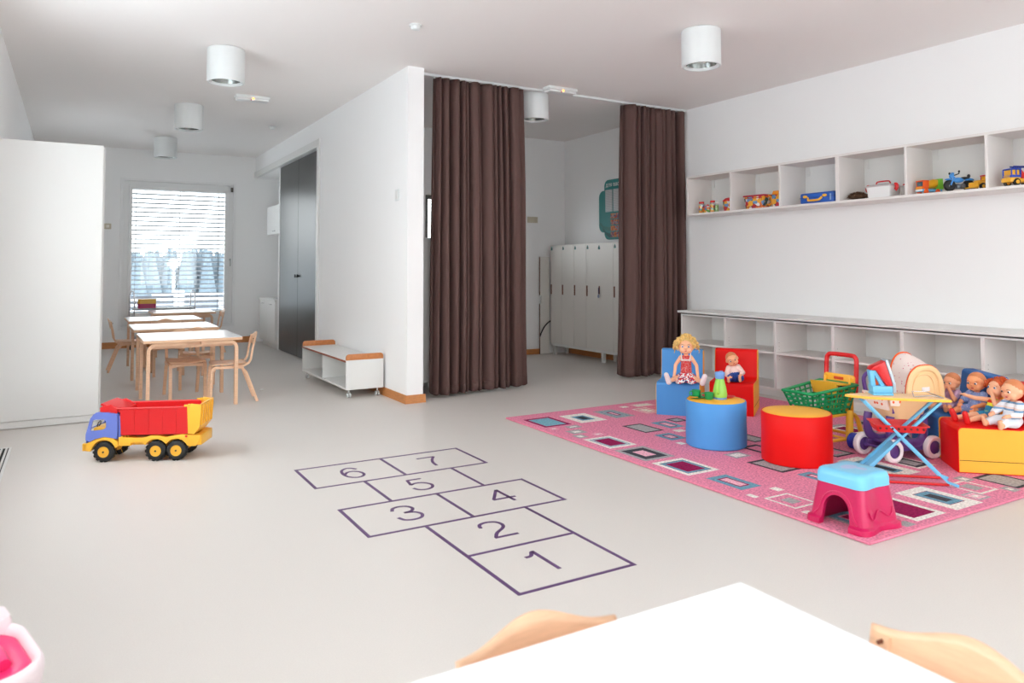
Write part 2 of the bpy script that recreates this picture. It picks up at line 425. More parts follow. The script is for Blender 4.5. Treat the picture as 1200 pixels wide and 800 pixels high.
for k in range(5): b.box(0.3, 3.4, 18.0, 18.04, 0.03 + k * 0.115, 0.095 + k * 0.115)
b.box(0.3, 0.36, 18.04, 18.1, -4, 0.6); b.box(3.3, 3.36, 18.04, 18.1, -4, 0.6)
part('slats', b, mat('dark rail', (60, 66, 76), 0.6), lowb, world=True, smooth=False)
part('post', MB().box(1.93, 2.13, 17.9, 17.99, -3.9, 0.66), mat('white post', (235, 238, 240), 0.6), lowb, world=True, smooth=False)
part('panel', MB().box(2.86, 3.1, 17.9, 17.98, 0.28, 0.50), mat('white post', (235, 238, 240), 0.6), lowb, world=True, smooth=False)
part('terrace_floor', MB().box(-1.5, 5, 16.5, 18.6, -0.25, 0.0), mat('grey terrace', (120, 126, 134), .8), lowb, world=True, smooth=False)
pl = thing('lamp_post', 'white lamp post standing in the snowy field outside', 'lamp post', (6.4, 60, -4))
part('pole', MB().cyl((6.4, 60, -4.2), (6.4, 60, 1.2), 0.12, 0.08, 8), mat('white post', (235, 238, 240), 0.6), pl, world=True)
part('lamp_head', MB().ball((6.4, 60, 1.5), (0.45, 0.45, 0.35), 10, 8), mat('white post', (235, 238, 240), 0.6), pl, world=True)

# ------------------------------------------------------------------ ceiling fittings
lamp_w = mat('white lamp shell', (224, 227, 227), 0.45)
lamp_g = mat('lamp reflector', (150, 155, 152), 0.25, metal=0.7)
def ceiling_lamp(x, y, label):
    t = thing('ceiling_lamp', label, 'ceiling lamp', (x, y, H), 0, 'cylinder ceiling lamps')
    r = 0.143; h = 0.268
    part('lamp_shade', MB().lathe([(0, -0.001), (r - .006, -0.001), (r, -0.006), (r, -h + .005), (r - .004, -h), (r - .016, -h), (r - .018, -h + .02), (r - .030, -h + .022)]), lamp_w, t)
    part('reflector', MB().lathe([(r - .030, -h + .022), (r - .032, -h + .018), (r - .045, -h + .06), (0.03, -h + .09), (0, -h + .09)]), lamp_g, t)
    part('bulb', MB().cyl((-.07, 0, -h + .055), (.07, 0, -h + .055), 0.012, n=10).cyl((-.07, .03, -h + .055), (.07, .03, -h + .055), 0.012, n=10), mat('unlit tube', (235, 238, 235), 0.3), t)
    return t
l1 = ceiling_lamp(1.02, 6.224, 'white cylinder ceiling lamp, nearest one over the dining area')
dup(l1, (1.035, 8.561, H), 0, 'white cylinder ceiling lamp, middle of the row of three')
dup(l1, (1.035, 10.892, H), 0, 'white cylinder ceiling lamp, farthest one before the window')
dup(l1, (3.955, 3.959, H), 0, 'white cylinder ceiling lamp over the play area, before the rail')
dup(l1, (3.955, 6.26, H), 0, 'white cylinder ceiling lamp in the locker room behind the curtain rail')
def emergency(x, y, rz, label):
    t = thing('emergency_light', label, 'emergency light', (x, y, H), rz, 'emergency lights')
    part('housing', MB().box(-.165, .165, -.06, .06, -.028, -.0005, .004), lamp_w, t)
    part('diffuser', MB().box(-.155, .155, -.052, .052, -.052, -.028, .006), mat('frosted plastic', (222, 222, 222), 0.3), t)
    led = bpy.data.materials.get('orange indicator') or mat('orange indicator', (255, 150, 40), 0.4)
    bs = led.node_tree.nodes['Principled BSDF']; bs.inputs['Emission Color'].default_value = (1, .35, .05, 1); bs.inputs['Emission Strength'].default_value = 2.5
    part('indicator', MB().ball((0.0, -.056, -.036), 0.009, 10, 8), led, t)
    part('test_button', MB().cyl((-.02, -.052, -.05), (-.02, -.058, -.05), 0.005, n=8), mat('red button', (190, 40, 30), 0.4), t)
    return t
e1 = emergency(1.535, 7.80, 0, 'white emergency light with orange indicator by the first lamp')
dup(e1, (4.05, 5.94, H), 0, 'white emergency light with orange indicator on the curtain rail')
def detector(x, y, label):
    t = thing('smoke_detector', label, 'smoke detector', (x, y, H), 0, 'smoke detectors')
    part('base', MB().lathe([(0, 0), (.045, 0), (.045, -.012), (0, -.012)], n=24), lamp_w, t)
    part('sensor', MB().lathe([(.036, -.012), (.036, -.02), (.03, -.034), (.012, -.04), (0, -.04)], n=24), lamp_w, t)
    return t
d1 = detector(2.086, 4.90, 'small round smoke detector on the ceiling over the open floor')
dup(d1, (2.08, 9.34, H), 0, 'small round smoke detector on the ceiling near the black doors')
# ------------------------------------------------------------------ curtain rail and curtains
t = thing('curtain_rail', 'thin white ceiling rail carrying the brown curtains', 'curtain rail', (4.2, 6.08, H))
part('track', MB().box(2.615, 5.825, 6.065, 6.095, H - .022, H - .0005, .002, 1), lamp_w, t, world=True, smooth=False)
part('end_stop', MB().box(2.61, 2.625, 6.06, 6.10, H - .028, H - .0005, .002, 1), lamp_w, t, world=True)
cloth = mat('brown curtain cloth', (98, 75, 71), 0.8, spec=0.15, noise_scale=400, noise_amt=0.06, bump=0.2, bump_scale=600)
def curtain(label, xt0, xt1, xb0, xb1, folds, seed, ybot):
    rr = random.Random(seed)
    t = thing('curtain', label, 'curtain', ((xt0 + xt1) / 2, 6.08, 0), 0, 'brown curtains')
    ws = [rr.uniform(0.35, 1.1) if rr.random() < .6 else rr.uniform(1.2, 2.4) for _ in range(folds)]; tot = sum(ws); cum = [0]
    for w in ws: cum.append(cum[-1] + w / tot)
    am = [rr.uniform(0.55, 1.25) for _ in range(folds + 1)]
    def phase(u):
        for k in range(folds):
            if u <= cum[k + 1] + 1e-9:
                f = (u - cum[k]) / (cum[k + 1] - cum[k]); return k, f
        return folds - 1, 1.0
    def fn(u, v):
        z = 0.035 + (H - 0.03 - 0.035) * v
        k, f = phase(u)
        a = am[k]
        lowk = (1 - v)
        A = (0.056 + 0.030 * lowk ** 0.7) * a * (0.8 + 0.2 * math.sin(k * 2.3 + v * 2))
        s = math.sin(2 * PI * f)
        ww = noise.noise(Vector((u * 6, v * 1.6, seed))) * 0.016 * (0.3 + lowk)
        s = math.copysign(abs(s) ** 0.7, s); y = 6.08 + A * s + 0.2 * A * math.sin(4 * PI * f + k) + ww * 1.6 + ybot * lowk ** 2 * (u if ybot > 0 else 1)
        xt = xt0 + (xt1 - xt0) * u; xb = xb0 + (xb1 - xb0) * u
        x = xb + (xt - xb) * v ** 0.8 + (0.10 + 0.14 * ((k * 37) % 10) / 10) * (cum[k + 1] - cum[k]) * (xt1 - xt0) * math.cos(2 * PI * f)
        return (x, y, z + 0.012 * math.sin(2 * PI * f + 1) * (1 - v) ** 8)
    b = MB(); b.grid(fn, folds * 14, 40)
    o = part('fabric', b, cloth, t, world=True, ang=180)
    sol = o.modifiers.new('thickness', 'SOLIDIFY'); sol.thickness = 0.003; sol.offset = 0
    b = MB(); b.grid(lambda u, v: (lambda p: (p[0], p[1] - 0.0035, p[2]))(fn(u, v * 0.028)), folds * 14, 2)
    o = part('hem', b, cloth, t, world=True, ang=180); sol = o.modifiers.new('thickness', 'SOLIDIFY'); sol.thickness = 0.002
    for k in range(folds + 1):
        x = xt0 + (xt1 - xt0) * cum[k]
        part('curtain_hook', MB().box(x - .004, x + .004, 6.076, 6.084, H - .04, H - .02, .001, 1), lamp_w, t, world=True)
    return t
curtain('wide brown curtain hanging beside the white divider wall', 2.775, 3.70, 2.75, 3.79, 13, 17, 0.10)
curtain('brown curtain hanging against the right wall by the shelves', 4.93, 5.785, 4.87, 5.785, 11, 6, 0.0)
# ------------------------------------------------------------------ small wall fittings
beige = mat('beige switch plate', (200, 190, 170), 0.5)
t = thing('light_switch', 'white light switch on the divider wall', 'switch', (2.46, 6.16, 1.795))
part('plate', MB().box(-.012, 0.0005, -.04, .04, -.05, .05, .004), lamp_w, t); part('rocker', MB().box(-.017, -.010, -.025, .025, -.035, .035, .003), white_lam, t)
t = thing('wall_socket', 'small beige wall switch left of the far window', 'switch', (0.415, YB, 1.755))
part('plate', MB().box(-.045, .045, -.012, .0005, -.04, .04, .004), beige, t); part('button', MB().box(-.02, .02, -.018, -.010, -.02, .02, .003), mat('switch button', (235, 232, 224), .4), t)
t = thing('double_switch', 'wide beige switch plate in the locker room', 'switch', (5.30, LKY, 1.795))
part('plate', MB().box(-.08, .08, -.012, .0005, -.04, .04, .004), beige, t)
for k in (-1, 1): part('button', MB().box(k * .04 - .028, k * .04 + .028, -.018, -.010, -.028, .028, .003), beige, t)
# floor convector grille
t = thing('floor_grille', 'narrow black and white slotted floor grille by the window wall', 'grille', (-0.40, 3.4, 0))
part('frame', MB().box(-.10, -.085, -2.4, 2.4, 0, .004).box(.07, .085, -2.4, 2.4, 0, .004).box(-.085, .07, 2.385, 2.4, 0, .004).box(-.085, .07, -2.4, -2.385, 0, .004), white_lam, t, smooth=False)
part('channel', MB().box(-.085, .07, -2.385, 2.385, 0.0002, .0012), mat('black channel', (20, 20, 22), .8), t, smooth=False)
b = MB()
for k in range(6): b.box(-.078 + k * .026, -.066 + k * .026, -2.385, 2.385, .001, .0045)
part('slats', b, white_lam, t, smooth=False)
# ------------------------------------------------------------------ big furniture
t = thing('tall_cabinet', 'large plain white tall cabinet against the left wall', 'cabinet', (-0.14, 6.6, 0))
part('body', MB().box(-0.485, 0.20, 6.535, 7.15, 0.0, 2.075, .002, 1), white_lam, t, world=True, smooth=False)
part('door', MB().box(-0.485, 0.185, 6.44, 6.53, 0.055, 2.085, .003, 1), white_lam, t, world=True, smooth=False)
part('plinth', MB().box(-0.485, 0.185, 6.45, 6.53, 0.004, 0.052), white_lam, t, world=True, smooth=False)
blk = mat('black lacquer', (30, 31, 33), 0.32, spec=0.6)
t = thing('built_in_wardrobe', 'tall black double door wardrobe built into the divider wall', 'wardrobe', (2.6, 9.71, 0))
part('body', MB().box(2.53, 3.10, 8.73, 10.69, 0.0, 2.57), blk, t, world=True, smooth=False)
for y0, y1, hy in ((8.725, 9.708, 9.66), (9.714, 10.695, 9.76)):
    d = part('door', MB().box(2.505, 2.528, y0, y1, 0.012, 2.568, .002, 1), blk, t, world=True, smooth=False)
    k = mesh_obj('knob', MB().cyl((2.505, hy, 1.05), (2.485, hy, 1.05), .008, n=12).cyl((2.488, hy, 1.05), (2.475, hy, 1.05), .022, .020, n=20), mat('matt black knob', (22, 22, 24), .5), None)
    k.data.transform(Matrix.Translation((-2.6, -9.71, 0))); k.parent = d
kx = 2.47
t = thing('kitchen_cabinet', 'white kitchenette base cabinet beside the black doors', 'cabinet', (2.75, 11.28, 0))
part('body', MB().box(kx + .02, 3.08, 10.78, 11.80, 0.08, 0.675, .002, 1), white_lam, t, world=True, smooth=False)
part('plinth', MB().box(kx + .05, 3.08, 10.79, 11.79, 0.0, 0.08), white_lam, t, world=True, smooth=False)
for y0, y1 in ((10.785, 11.285), (11.295, 11.795)):
    d = part('door', MB().box(kx, kx + .018, y0, y1, 0.085, 0.672, .002, 1), white_lam, t, world=True, smooth=False)
    ym = (y0 + y1) / 2
    h = mesh_obj('handle', MB().tube([(kx, ym - .05, .63), (kx - .02, ym - .045, .63), (kx - .02, ym + .045, .63), (kx, ym + .05, .63)], .004, 8), steel, None); h.data.transform(Matrix.Translation((-2.75, -11.28, 0))); h.parent = d
t2 = thing('worktop', 'thin pale worktop with steel sink in the kitchenette', 'worktop', (2.75, 11.28, .675))
part('slab', MB().box(kx - .012, 3.08, 10.78, 11.81, 0.676, 0.702, .004), white_lam, t2, world=True)
part('sink', MB().box(kx + .12, kx + .48, 11.0, 11.45, 0.7025, 0.708, .003), steel, t2, world=True)
part('faucet', MB().tube([(kx + .5, 11.22, .70), (kx + .5, 11.22, .82), (kx + .46, 11.22, .86), (kx + .36, 11.22, .84), (kx + .34, 11.22, .80)], .009, 10, sub=5).cyl((kx + .5, 11.22, .703), (kx + .5, 11.22, .73), .018), steel, t2, world=True)
t = thing('wall_cupboard', 'white wall cupboard hanging over the kitchenette', 'cabinet', (2.85, 11.26, 1.66))
part('body', MB().box(2.575, 3.12, 10.78, 11.745, 1.66, 2.08, .002, 1), white_lam, t, world=True, smooth=False)
for y0, y1 in ((10.782, 11.258), (11.264, 11.743)):
    d = part('door', MB().box(2.555, 2.573, y0, y1, 1.655, 2.08, .002, 1), white_lam, t, world=True, smooth=False)
    h = mesh_obj('handle', MB().ball((2.547, y0 + .05 if y0 > 11 else y1 - .05, 1.70), .01, 10, 8), steel, None); h.data.transform(Matrix.Translation((-2.85, -11.26, -1.66))); h.parent = d
# bench on castors
oak2 = mat('orange beech edge', (193, 120, 66), 0.4, noise_scale=18, noise_amt=0.1, stretch=(2, 2, 2))
t = thing('storage_bench', 'low white two compartment bench with wooden ends on castors', 'bench', (2.27, 7.16, 0))
x0, x1, y0, y1, zb, zt = 2.09, 2.435, 6.42, 7.88, 0.075, 0.335
b = MB(); b.box(x0, x1, y0, y1, zb, zb + .018, .001, 1); b.box(x0, x1, y0, y0 + .018, zb + .018, zt - .018); b.box(x0, x1, y1 - .018, y1, zb + .018, zt - .018); b.box(x0 + .002, x1, 7.14, 7.158, zb + .018, zt - .018); b.box(x1 - .012, x1, y0 + .018, y1 - .018, zb + .018, zt - .018)
part('body', b, white_lam, t, world=True, smooth=False)
part('seat_board', MB().box(x0 - .004, x1, y0, y1, zt - .0175, zt, .001, 1), white_lam, t, world=True, smooth=False)
part('edge_strip', MB().box(x0 - .0065, x0 - .0042, y0, y1, zt - .017, zt - .0005), mat('red brown edge', (140, 66, 36), .5), t, world=True, smooth=False)
for y in (y0 + .001, y1 - .021):
    pts = [(x0, zt)] + [(p[0], p[1]) for p in arc(x0 + .028, zt + .024, .028, 180, 90, 5)] + [(p[0], p[1]) for p in arc(x1 - .028, zt + .024, .028, 90, 0, 5)] + [(x1, zt)]
    part('end_rail', MB().prism(pts, y, y + .020, 'y', bevel=.002), oak2, t, world=True)
clear = mat('grey castor plastic', (205, 208, 208), 0.2)
for x in (x0 + .04, x1 - .04):
    for y in (y0 + .05, y1 - .05):
        c = MB().box(x - .022, x + .022, y - .022, y + .022, zb - .004, zb, .001, 1)
        c.cyl((x, y, zb - .004), (x, y, .045), .008, n=8)
        for s in (-1, 1): c.lathe([(0, -.006), (.018, -.006), (.021, -.002), (.021, .002), (.018, .006), (0, .006)], (x + s * .011, y, .0215), 18, Matrix.Rotation(PI / 2, 4, 'Y'))
        part('caster', c, clear, t, world=True)

# ------------------------------------------------------------------ tables
tabletop_m = mat('white table laminate', (238, 240, 242), 0.22, spec=0.5)
def table(x, y, w, d, h, label, grp='white topped wooden tables', rz=0):
    t = thing('table', label, 'table', (x, y, 0), rz, grp)
    part('tabletop', MB().box(-w / 2, w / 2, -d / 2, d / 2, h - .005, h, .002, 1), tabletop_m, t, smooth=False)
    part('edge_band', MB().box(-w / 2 - .002, w / 2 + .002, -d / 2 - .002, d / 2 + .002, h - .027, h - .0055, .003, 2), beech, t)
    lw, lt = .045, .026; r = .055
    for sx in (-1, 1):
        for sy in (-1, 1):
            # bent leg: rises, curves and runs inward along the long side
            yy = sy * (d / 2 - .045); zt = h - .041
            pts = [(sx * (w / 2 - .04), yy, 0)] + [(sx * (w / 2 - .04 - r + q[0]), yy, zt - r + q[1]) for q in arc(0, 0, r, 0, 90, 7)] + [(sx * .055, yy, zt)]
            b = MB().band(pts, lw, lt, (0, 1, 0))
            part('leg', b, beech, t, ang=50)
    for s_ in (-1, 1): part('apron', MB().box(-w / 2 + .06, w / 2 - .06, s_ * (d / 2 - .10) - .01, s_ * (d / 2 - .10) + .01, h - .08, h - .028), beech, t, smooth=False)
    return t
t1 = table(0.872, 7.02, .755, .79, .572, 'white topped wooden table nearest the toy truck, front of the row')
dup(t1, (0.880, 8.26, 0), 0, 'second white topped wooden table from the front of the row')
dup(t1, (0.915, 9.56, 0), 0, 'third white topped wooden table, before the one at the window')
dup(t1, (1.280, 11.02, 0), 0, 'white topped wooden table standing nearest the far window')
# ------------------------------------------------------------------ chairs (facing +y in local space)
def make_chair(label, group='small beech chairs', loc=(0, 0, 0), rz=0):
    t = thing('chair', label, 'chair', loc, rz, group)
    sh = 0.315; W = .285
    def seatf(u, v):
        x = (u - .5) * .30; y = -.13 + v * .29
        z = sh + .006 + .010 * (abs(u - .5) * 2) ** 2 - .006 * math.sin(PI * v) - .012 * max(0, v - .85) / .15
        return (x * (1 - .06 * (1 - v)), y, z)
    s = part('seat', MB().grid(seatf, 12, 10), beech, t, ang=180)
    m = s.modifiers.new('thickness', 'SOLIDIFY'); m.thickness = .010; m.offset = 1
    for sx in (-1, 1):
        x = sx * (W / 2)
        pts = [(x, .165, 0)] + [(x, .130 + q[0], sh - .045 + q[1]) for q in arc(-.01, 0, .035, 10, 90, 5)] + [(x, -.10, sh - .010)]
        part('leg', MB().band(pts, .026, .022, (1, 0, 0)), beech, t, ang=50)
        pts = [(x, -.215, 0), (x, -.12, sh - .06), (x, -.085, sh - .018), (x, -.04, sh - .010)]
        part('leg', MB().band([(x - sx * .003, p[1], p[2]) for p in pts], .026, .022, (1, 0, 0)), beech, t, ang=50)
        pts = [(x * .93, -.02, sh - .004), (x * .93, -.11, sh), (x * .93, -.142, sh + .02), (x * .93, -.158, sh + .05), (x * .93, -.172, sh + .14), (x * .93, -.192, sh + .232)]
        q = []
        for a, c in zip(pts, pts[1:]):
            for k in range(3): q.append(Vector(a).lerp(Vector(c), k / 3))
        q.append(Vector(pts[-1])); part('back_post', MB().band(q, .024, .016, (1, 0, 0)), beech, t, ang=60)
    part('cross_rail', MB().prism([(-W / 2, sh - .045), (-W / 2, sh - .012), (W / 2, sh - .012), (W / 2, sh - .045), (.06, sh - .030), (-.06, sh - .030)], .125, .140, 'y').prism([(-W / 2, sh - .04), (-W / 2, sh - .012), (W / 2, sh - .012), (W / 2, sh - .04)], -.10, -.086, 'y'), beech, t, smooth=False)
    def backf(u, v):
        uu = (u - .5) * 2; x = uu * .155
        ztop = sh + .244 + .032 * (0.5 + .5 * math.cos(PI * min(1, abs(uu) / .85)))
        zbot = sh + .165 + .012 * abs(uu) ** 2
        z = zbot + (ztop - zbot) * v
        y = -.176 - (z - sh - .165) * .22 - .020 * (1 - uu * uu)
        return (x, y + .002, z)
    s = part('backrest', MB().grid(backf, 22, 6), beech, t, ang=180)
    m = s.modifiers.new('thickness', 'SOLIDIFY'); m.thickness = .009; m.offset = 0
    for sx in (-1, 1): part('screw', MB().cyl((sx * .132, -.172, sh + .225), (sx * .132, -.192, sh + .225), .0035, n=10), mat('dark screw', (110, 60, 40), .5), t)
    return t
c0 = make_chair('wooden chair at the right side of the front table, facing it', loc=(1.195, 6.88, 0), rz=PI / 2 - .08)
dup(c0, (0.885, 7.30, 0), PI + .04, 'wooden chair under the far side of the front table, facing the room')
dup(c0, (1.055, 7.88, 0), -.12, 'wooden chair tucked under the second table with its back to the truck')
dup(c0, (0.90, 8.92, 0), PI, 'wooden chair between the second and third tables')
dup(c0, (0.565, 9.50, 0), -PI / 2, 'wooden chair at the left of the tables, seen from the side against the wall')
dup(c0, (1.60, 10.95, 0), PI / 2, 'wooden chair at the right end of the table by the window')
# foreground table and its chairs
FT = 0.572
t1b = table(0.472, 0.489, 1.20, 1.00, FT, 'large white table corner in the near foreground')
c1 = dup(c0, (0.680, 0.868, 0.0), PI - .0, 'pale wooden chair back seen behind the left edge of the foreground table')
c2 = dup(c0, (1.005, 0.655, 0), PI / 2, 'pale wooden chair back at the right edge of the foreground table')
for c in (c1, c2): c.scale = (1, 1, .965)

# ------------------------------------------------------------------ upper wall shelf
t = thing('wall_shelf', 'long white open wall shelf with toys high on the right wall', 'shelf', (5.65, 4.0, 1.69))
zb, zt, xf = 1.686, 2.094, 5.478; th = .020
ends = [5.715, 5.118, 4.533, 3.945, 3.352, 2.766, 2.18, 1.59]
part('board', MB().box(xf, XR, ends[-1], ends[0], zt - th, zt, .001, 1), shelf_lam, t, world=True, smooth=False)
part('board', MB().box(xf, XR, ends[-1], ends[0], zb, zb + th, .001, 1), shelf_lam, t, world=True, smooth=False)
for i, y in enumerate(ends):
    w = .020 if i != 3 else .034
    yy0, yy1 = (y - w, y) if i == 0 else ((y, y + w) if i == len(ends) - 1 else (y - w / 2, y + w / 2))
    part('divider', MB().box(xf + .001, XR, yy0, yy1, zb + th, zt - th), shelf_lam, t, world=True, smooth=False)
part('back_panel', MB().box(XR - .008, XR - .0005, ends[-1], ends[0], zb + th, zt - th), white_lam, t, world=True, smooth=False)
for y in ends[:-1]:
    part('bracket_cover', MB().box(XR - .014, XR - .0085, y - .060, y - .018, zt - th - .085, zt - th - .004, .001, 1), white_lam, t, world=True)
# ------------------------------------------------------------------ low shelf unit
t = thing('low_shelf_unit', 'long low white open shelf unit along the right wall', 'shelf', (5.6, 3.9, 0))
XF = 5.40
dv = [5.735, 5.137, 4.547, 3.958, 3.365, 2.785, 2.2, 1.6, 1.0]
part('top_board', MB().box(XF - .022, XR - .001, dv[-1] - .02, dv[0] + .03, .690, .712, .003, 2), white_lam, t, world=True, smooth=False)
part('base_board', MB().box(XF, XR - .001, dv[-1], dv[0], .058, .078), shelf_lam, t, world=True, smooth=False)
part('plinth', MB().box(XF + .028, XF + .045, dv[-1], dv[0] - .005, .002, .058), white_lam, t, world=True, smooth=False)
part('top_rail', MB().box(XF + .001, XR - .001, dv[-1], dv[0], .664, .6775), white_lam, t, world=True, smooth=False)
part('back_panel', MB().box(XR - .012, XR - .001, dv[-1], dv[0], .078, .664), white_lam, t, world=True, smooth=False)
for i, y in enumerate(dv):
    w = .020 if i in (0, 8) else .026
    yy0, yy1 = (y - w, y) if i == 0 else ((y, y + w) if i == 8 else (y - w / 2, y + w / 2))
    part('divider', MB().box(XF + .001, XR - .012, yy0, yy1, .078, .664), shelf_lam, t, world=True, smooth=False)
for i in range(8):
    part('shelf_board', MB().box(XF + .006, XR - .013, dv[i + 1] + .0135, dv[i] - (.021 if i == 0 else .0135), .378, .396), shelf_lam, t, world=True, smooth=False)
b = MB()
for i in range(8):
    for z in (.33, .36, .42, .45, .48): b.cyl((XF + .04, dv[i] - (.0205 if i == 0 else .0132), z), (XF + .04, dv[i] - (.0212 if i == 0 else .0137), z), .0028, n=8)
part('peg_holes', b, mat('peg hole', (90, 84, 78), .8), t, world=True, smooth=False)
# ------------------------------------------------------------------ locker room
LX = 5.524
t = thing('locker_bank', 'row of tall narrow pale grey lockers on a low white stand', 'locker', (5.68, 7.4, 0))
ys = [8.352, 8.085, 7.814, 7.547, 7.275, 7.003, 6.73, 6.46]
part('body', MB().box(LX + .020, XR - .01, ys[-1], ys[0], .150, 1.452), locker_lam, t, world=True, smooth=False)
part('stand', MB().box(LX + .012, XR - .02, ys[-1] + .02, ys[0] - .0, .118, .150, .002, 1), white_lam, t, world=True, smooth=False)
for y in (ys[0] - .06, 7.24, 6.52):
    for x in (LX + .03, XR - .09): part('leg', MB().box(x, x + .04, y, y + .045, 0, .119, .002, 1), white_lam, t, world=True, smooth=False)
teal = mat('teal sticker', (20, 120, 118), .5); teald = mat('dark teal', (10, 84, 84), .5)
dark_slot = mat('dark wood slot', (120, 78, 56), .6)
merged = [(0, 1), (1, 2), (2, 3), (3, 5), (5, 6), (6, 7)]
for a, c in merged:
    y1, y0 = ys[a], ys[c]
    d = part('door', MB().box(LX, LX + .018, y0 + .002, y1 - .002, .152, 1.452, .002, 1), locker_lam, t, world=True, smooth=False)
    def sub(name, mb, m):
        q = mesh_obj(name, mb, m, None, smooth=False); q.data.transform(Matrix.Translation((-5.68, -7.4, 0))); q.parent = d; return q
    sub('handle_slot', MB().box(LX - .001, LX + .004, y1 - .035, y1 - .006, .80, .93), dark_slot)
    sub('sticker', MB().prism([(y1 - .055, 1.385), (y1 - .02, 1.385), (y1 - .02, 1.41), (y1 - .037, 1.435), (y1 - .055, 1.41)], LX - .0015, LX - .0003, 'x'), teal)
    sub('sticker_picture', MB().ball((LX - .002, y1 - .037, 1.405), (.001, .009, .010), 10, 6), mat('sticker picture', (120, 70, 50), .6))
    if c - a == 2:
        ym = (y0 + y1) / 2
        sub('handle_slot', MB().box(LX - .001, LX + .004, ym - .012, ym + .012, .83, .93), dark_slot)
        sub('sticker', MB().prism([(ym - .02, 1.375), (ym + .02, 1.375), (ym + .02, 1.40), (ym, 1.43), (ym - .02, 1.40)], LX - .0015, LX - .0003, 'x'), teald)
t = thing('key_ring', 'small key ring hanging from a locker door', 'key ring', (LX - .01, 7.275, .88))
part('strap', MB().box(-.004, .002, -.008, .006, -.05, .03, .001, 1), mat('purple strap', (70, 50, 90), .6), t); part('charm', MB().ball((-.004, 0, -.075), (.006, .022, .022), 12, 8), mat('blue grey charm', (150, 160, 185), .4), t)
t = thing('loose_locker_door', 'loose narrow pale locker door leaning upright beside the lockers', 'board', (5.45, 8.39, 0))
part('panel', MB().prism([(5.372, .004), (5.52, .004), (5.52, 1.30), (5.372, 1.30), (5.372, .78), (5.395, .78), (5.395, .68), (5.372, .68)], 8.372, 8.390, 'y'), locker_lam, t, world=True, smooth=False)
part('edge', MB().box(5.3695, 5.3718, 8.372, 8.390, .79, 1.30).box(5.3695, 5.3718, 8.372, 8.390, .004, .67), mat('brown edge', (120, 84, 70), .6), t, world=True, smooth=False)
t = thing('cable', 'short black cable arching beside the lockers', 'cable', (5.4, 8.36, .3))
part('lead', MB().tube([(5.34, 8.33, .24), (5.37, 8.335, .30), (5.42, 8.34, .37), (5.48, 8.345, .42), (5.53, 8.36, .44)], .009, 8, sub=4), mat('black rubber', (20, 20, 22), .5), t, world=True)
# information board
t = thing('notice_board', 'teal cloud shaped parents notice board above the lockers', 'notice board', (XR, 7.3, 1.9))
def cloudpts(y0, y1, z0, z1, r): 
    p = []
    for cy, cz, a in ((y1 - r, z1 - r, 0), (y0 + r, z1 - r, 90), (y0 + r, z0 + r, 180), (y1 - r, z0 + r, 270)):
        p += [(q[0], q[1]) for q in arc(cy, cz, r, a, a + 90, 6)]
    return p
bx = XR - .022
part('panel', MB().prism(cloudpts(6.85, 7.645, 1.60, 2.13, .09), bx, bx + .0215, 'x').prism(cloudpts(6.95, 7.53, 1.505, 2.26, .08), bx - .002, bx + .0212, 'x'), teal, t, world=True, smooth=False)
for z, h, dy in ((1.66, .05, 0), (1.58, .05, .06)):
    part('wave', MB().prism([(7.63 - dy, z + .08), (7.55 - dy, z + .02), (7.42, z + .0), (7.30, z + .03), (7.30, z + .03 - h), (7.42, z - h), (7.55 - dy, z - h + .03), (7.62 - dy, z + .04)], bx - .004, bx - .0021, 'x'), teald if dy else mat('mid teal', (22, 104, 100), .5), t, world=True, smooth=False)
paper = stripe_mat('printed sheet', [(196, 198, 200), (160, 164, 166)], 60, 2, .6)
for y0, y1 in ((7.365, 7.505), (7.205, 7.345), (7.05, 7.19)):
    part('sheet', MB().box(bx - .005, bx - .0025, y0, y1, 1.855, 2.135), paper, t, world=True, smooth=False)
pic = spots_mat('photo strip', (0, 0, 0), (0, 0, 0), 55, colors=[(180, 84, 40), (60, 70, 110), (190, 120, 60), (120, 130, 140), (150, 50, 40)])
for k in range(4): part('photo_strip', MB().box(bx - .006, bx - .0025, 7.05, 7.40, 1.535 + k * .078, 1.598 + k * .078), pic, t, world=True, smooth=False)
me = text_mesh('для вас', .075); mesh_link('lettering', me, lamp_w, t, Matrix.Translation((bx - .004 - XR, 7.36 - 7.3, 2.195 - 1.9)) @ Matrix.Rotation(-PI / 2, 4, 'Z') @ Matrix.Rotation(PI / 2, 4, 'X'))
# white cabinet behind the left curtain
t = thing('low_cabinet', 'white chest high cabinet on feet half hidden by the left curtain', 'cabinet', (3.05, 6.6, 0))
part('body', MB().box(2.66, 3.45, 6.30, 6.80, .10, 1.43, .003, 1), white_lam, t, world=True, smooth=False)
part('door', MB().box(2.665, 3.05, 6.282, 6.298, .105, 1.425, .002, 1), white_lam, t, world=True, smooth=False)
part('door', MB().box(3.055, 3.445, 6.282, 6.298, .105, 1.425, .002, 1), white_lam, t, world=True, smooth=False)
for x in (2.72, 2.99, 3.38): part('foot', MB().lathe([(0, 0), (.022, 0), (.026, .008), (.018, .03), (.015, .10), (0, .10)], (x, 6.36, 0), 16).lathe([(0, 0), (.022, 0), (.026, .008), (.018, .03), (.015, .10), (0, .10)], (x, 6.74, 0), 16), lamp_w, t, world=True)
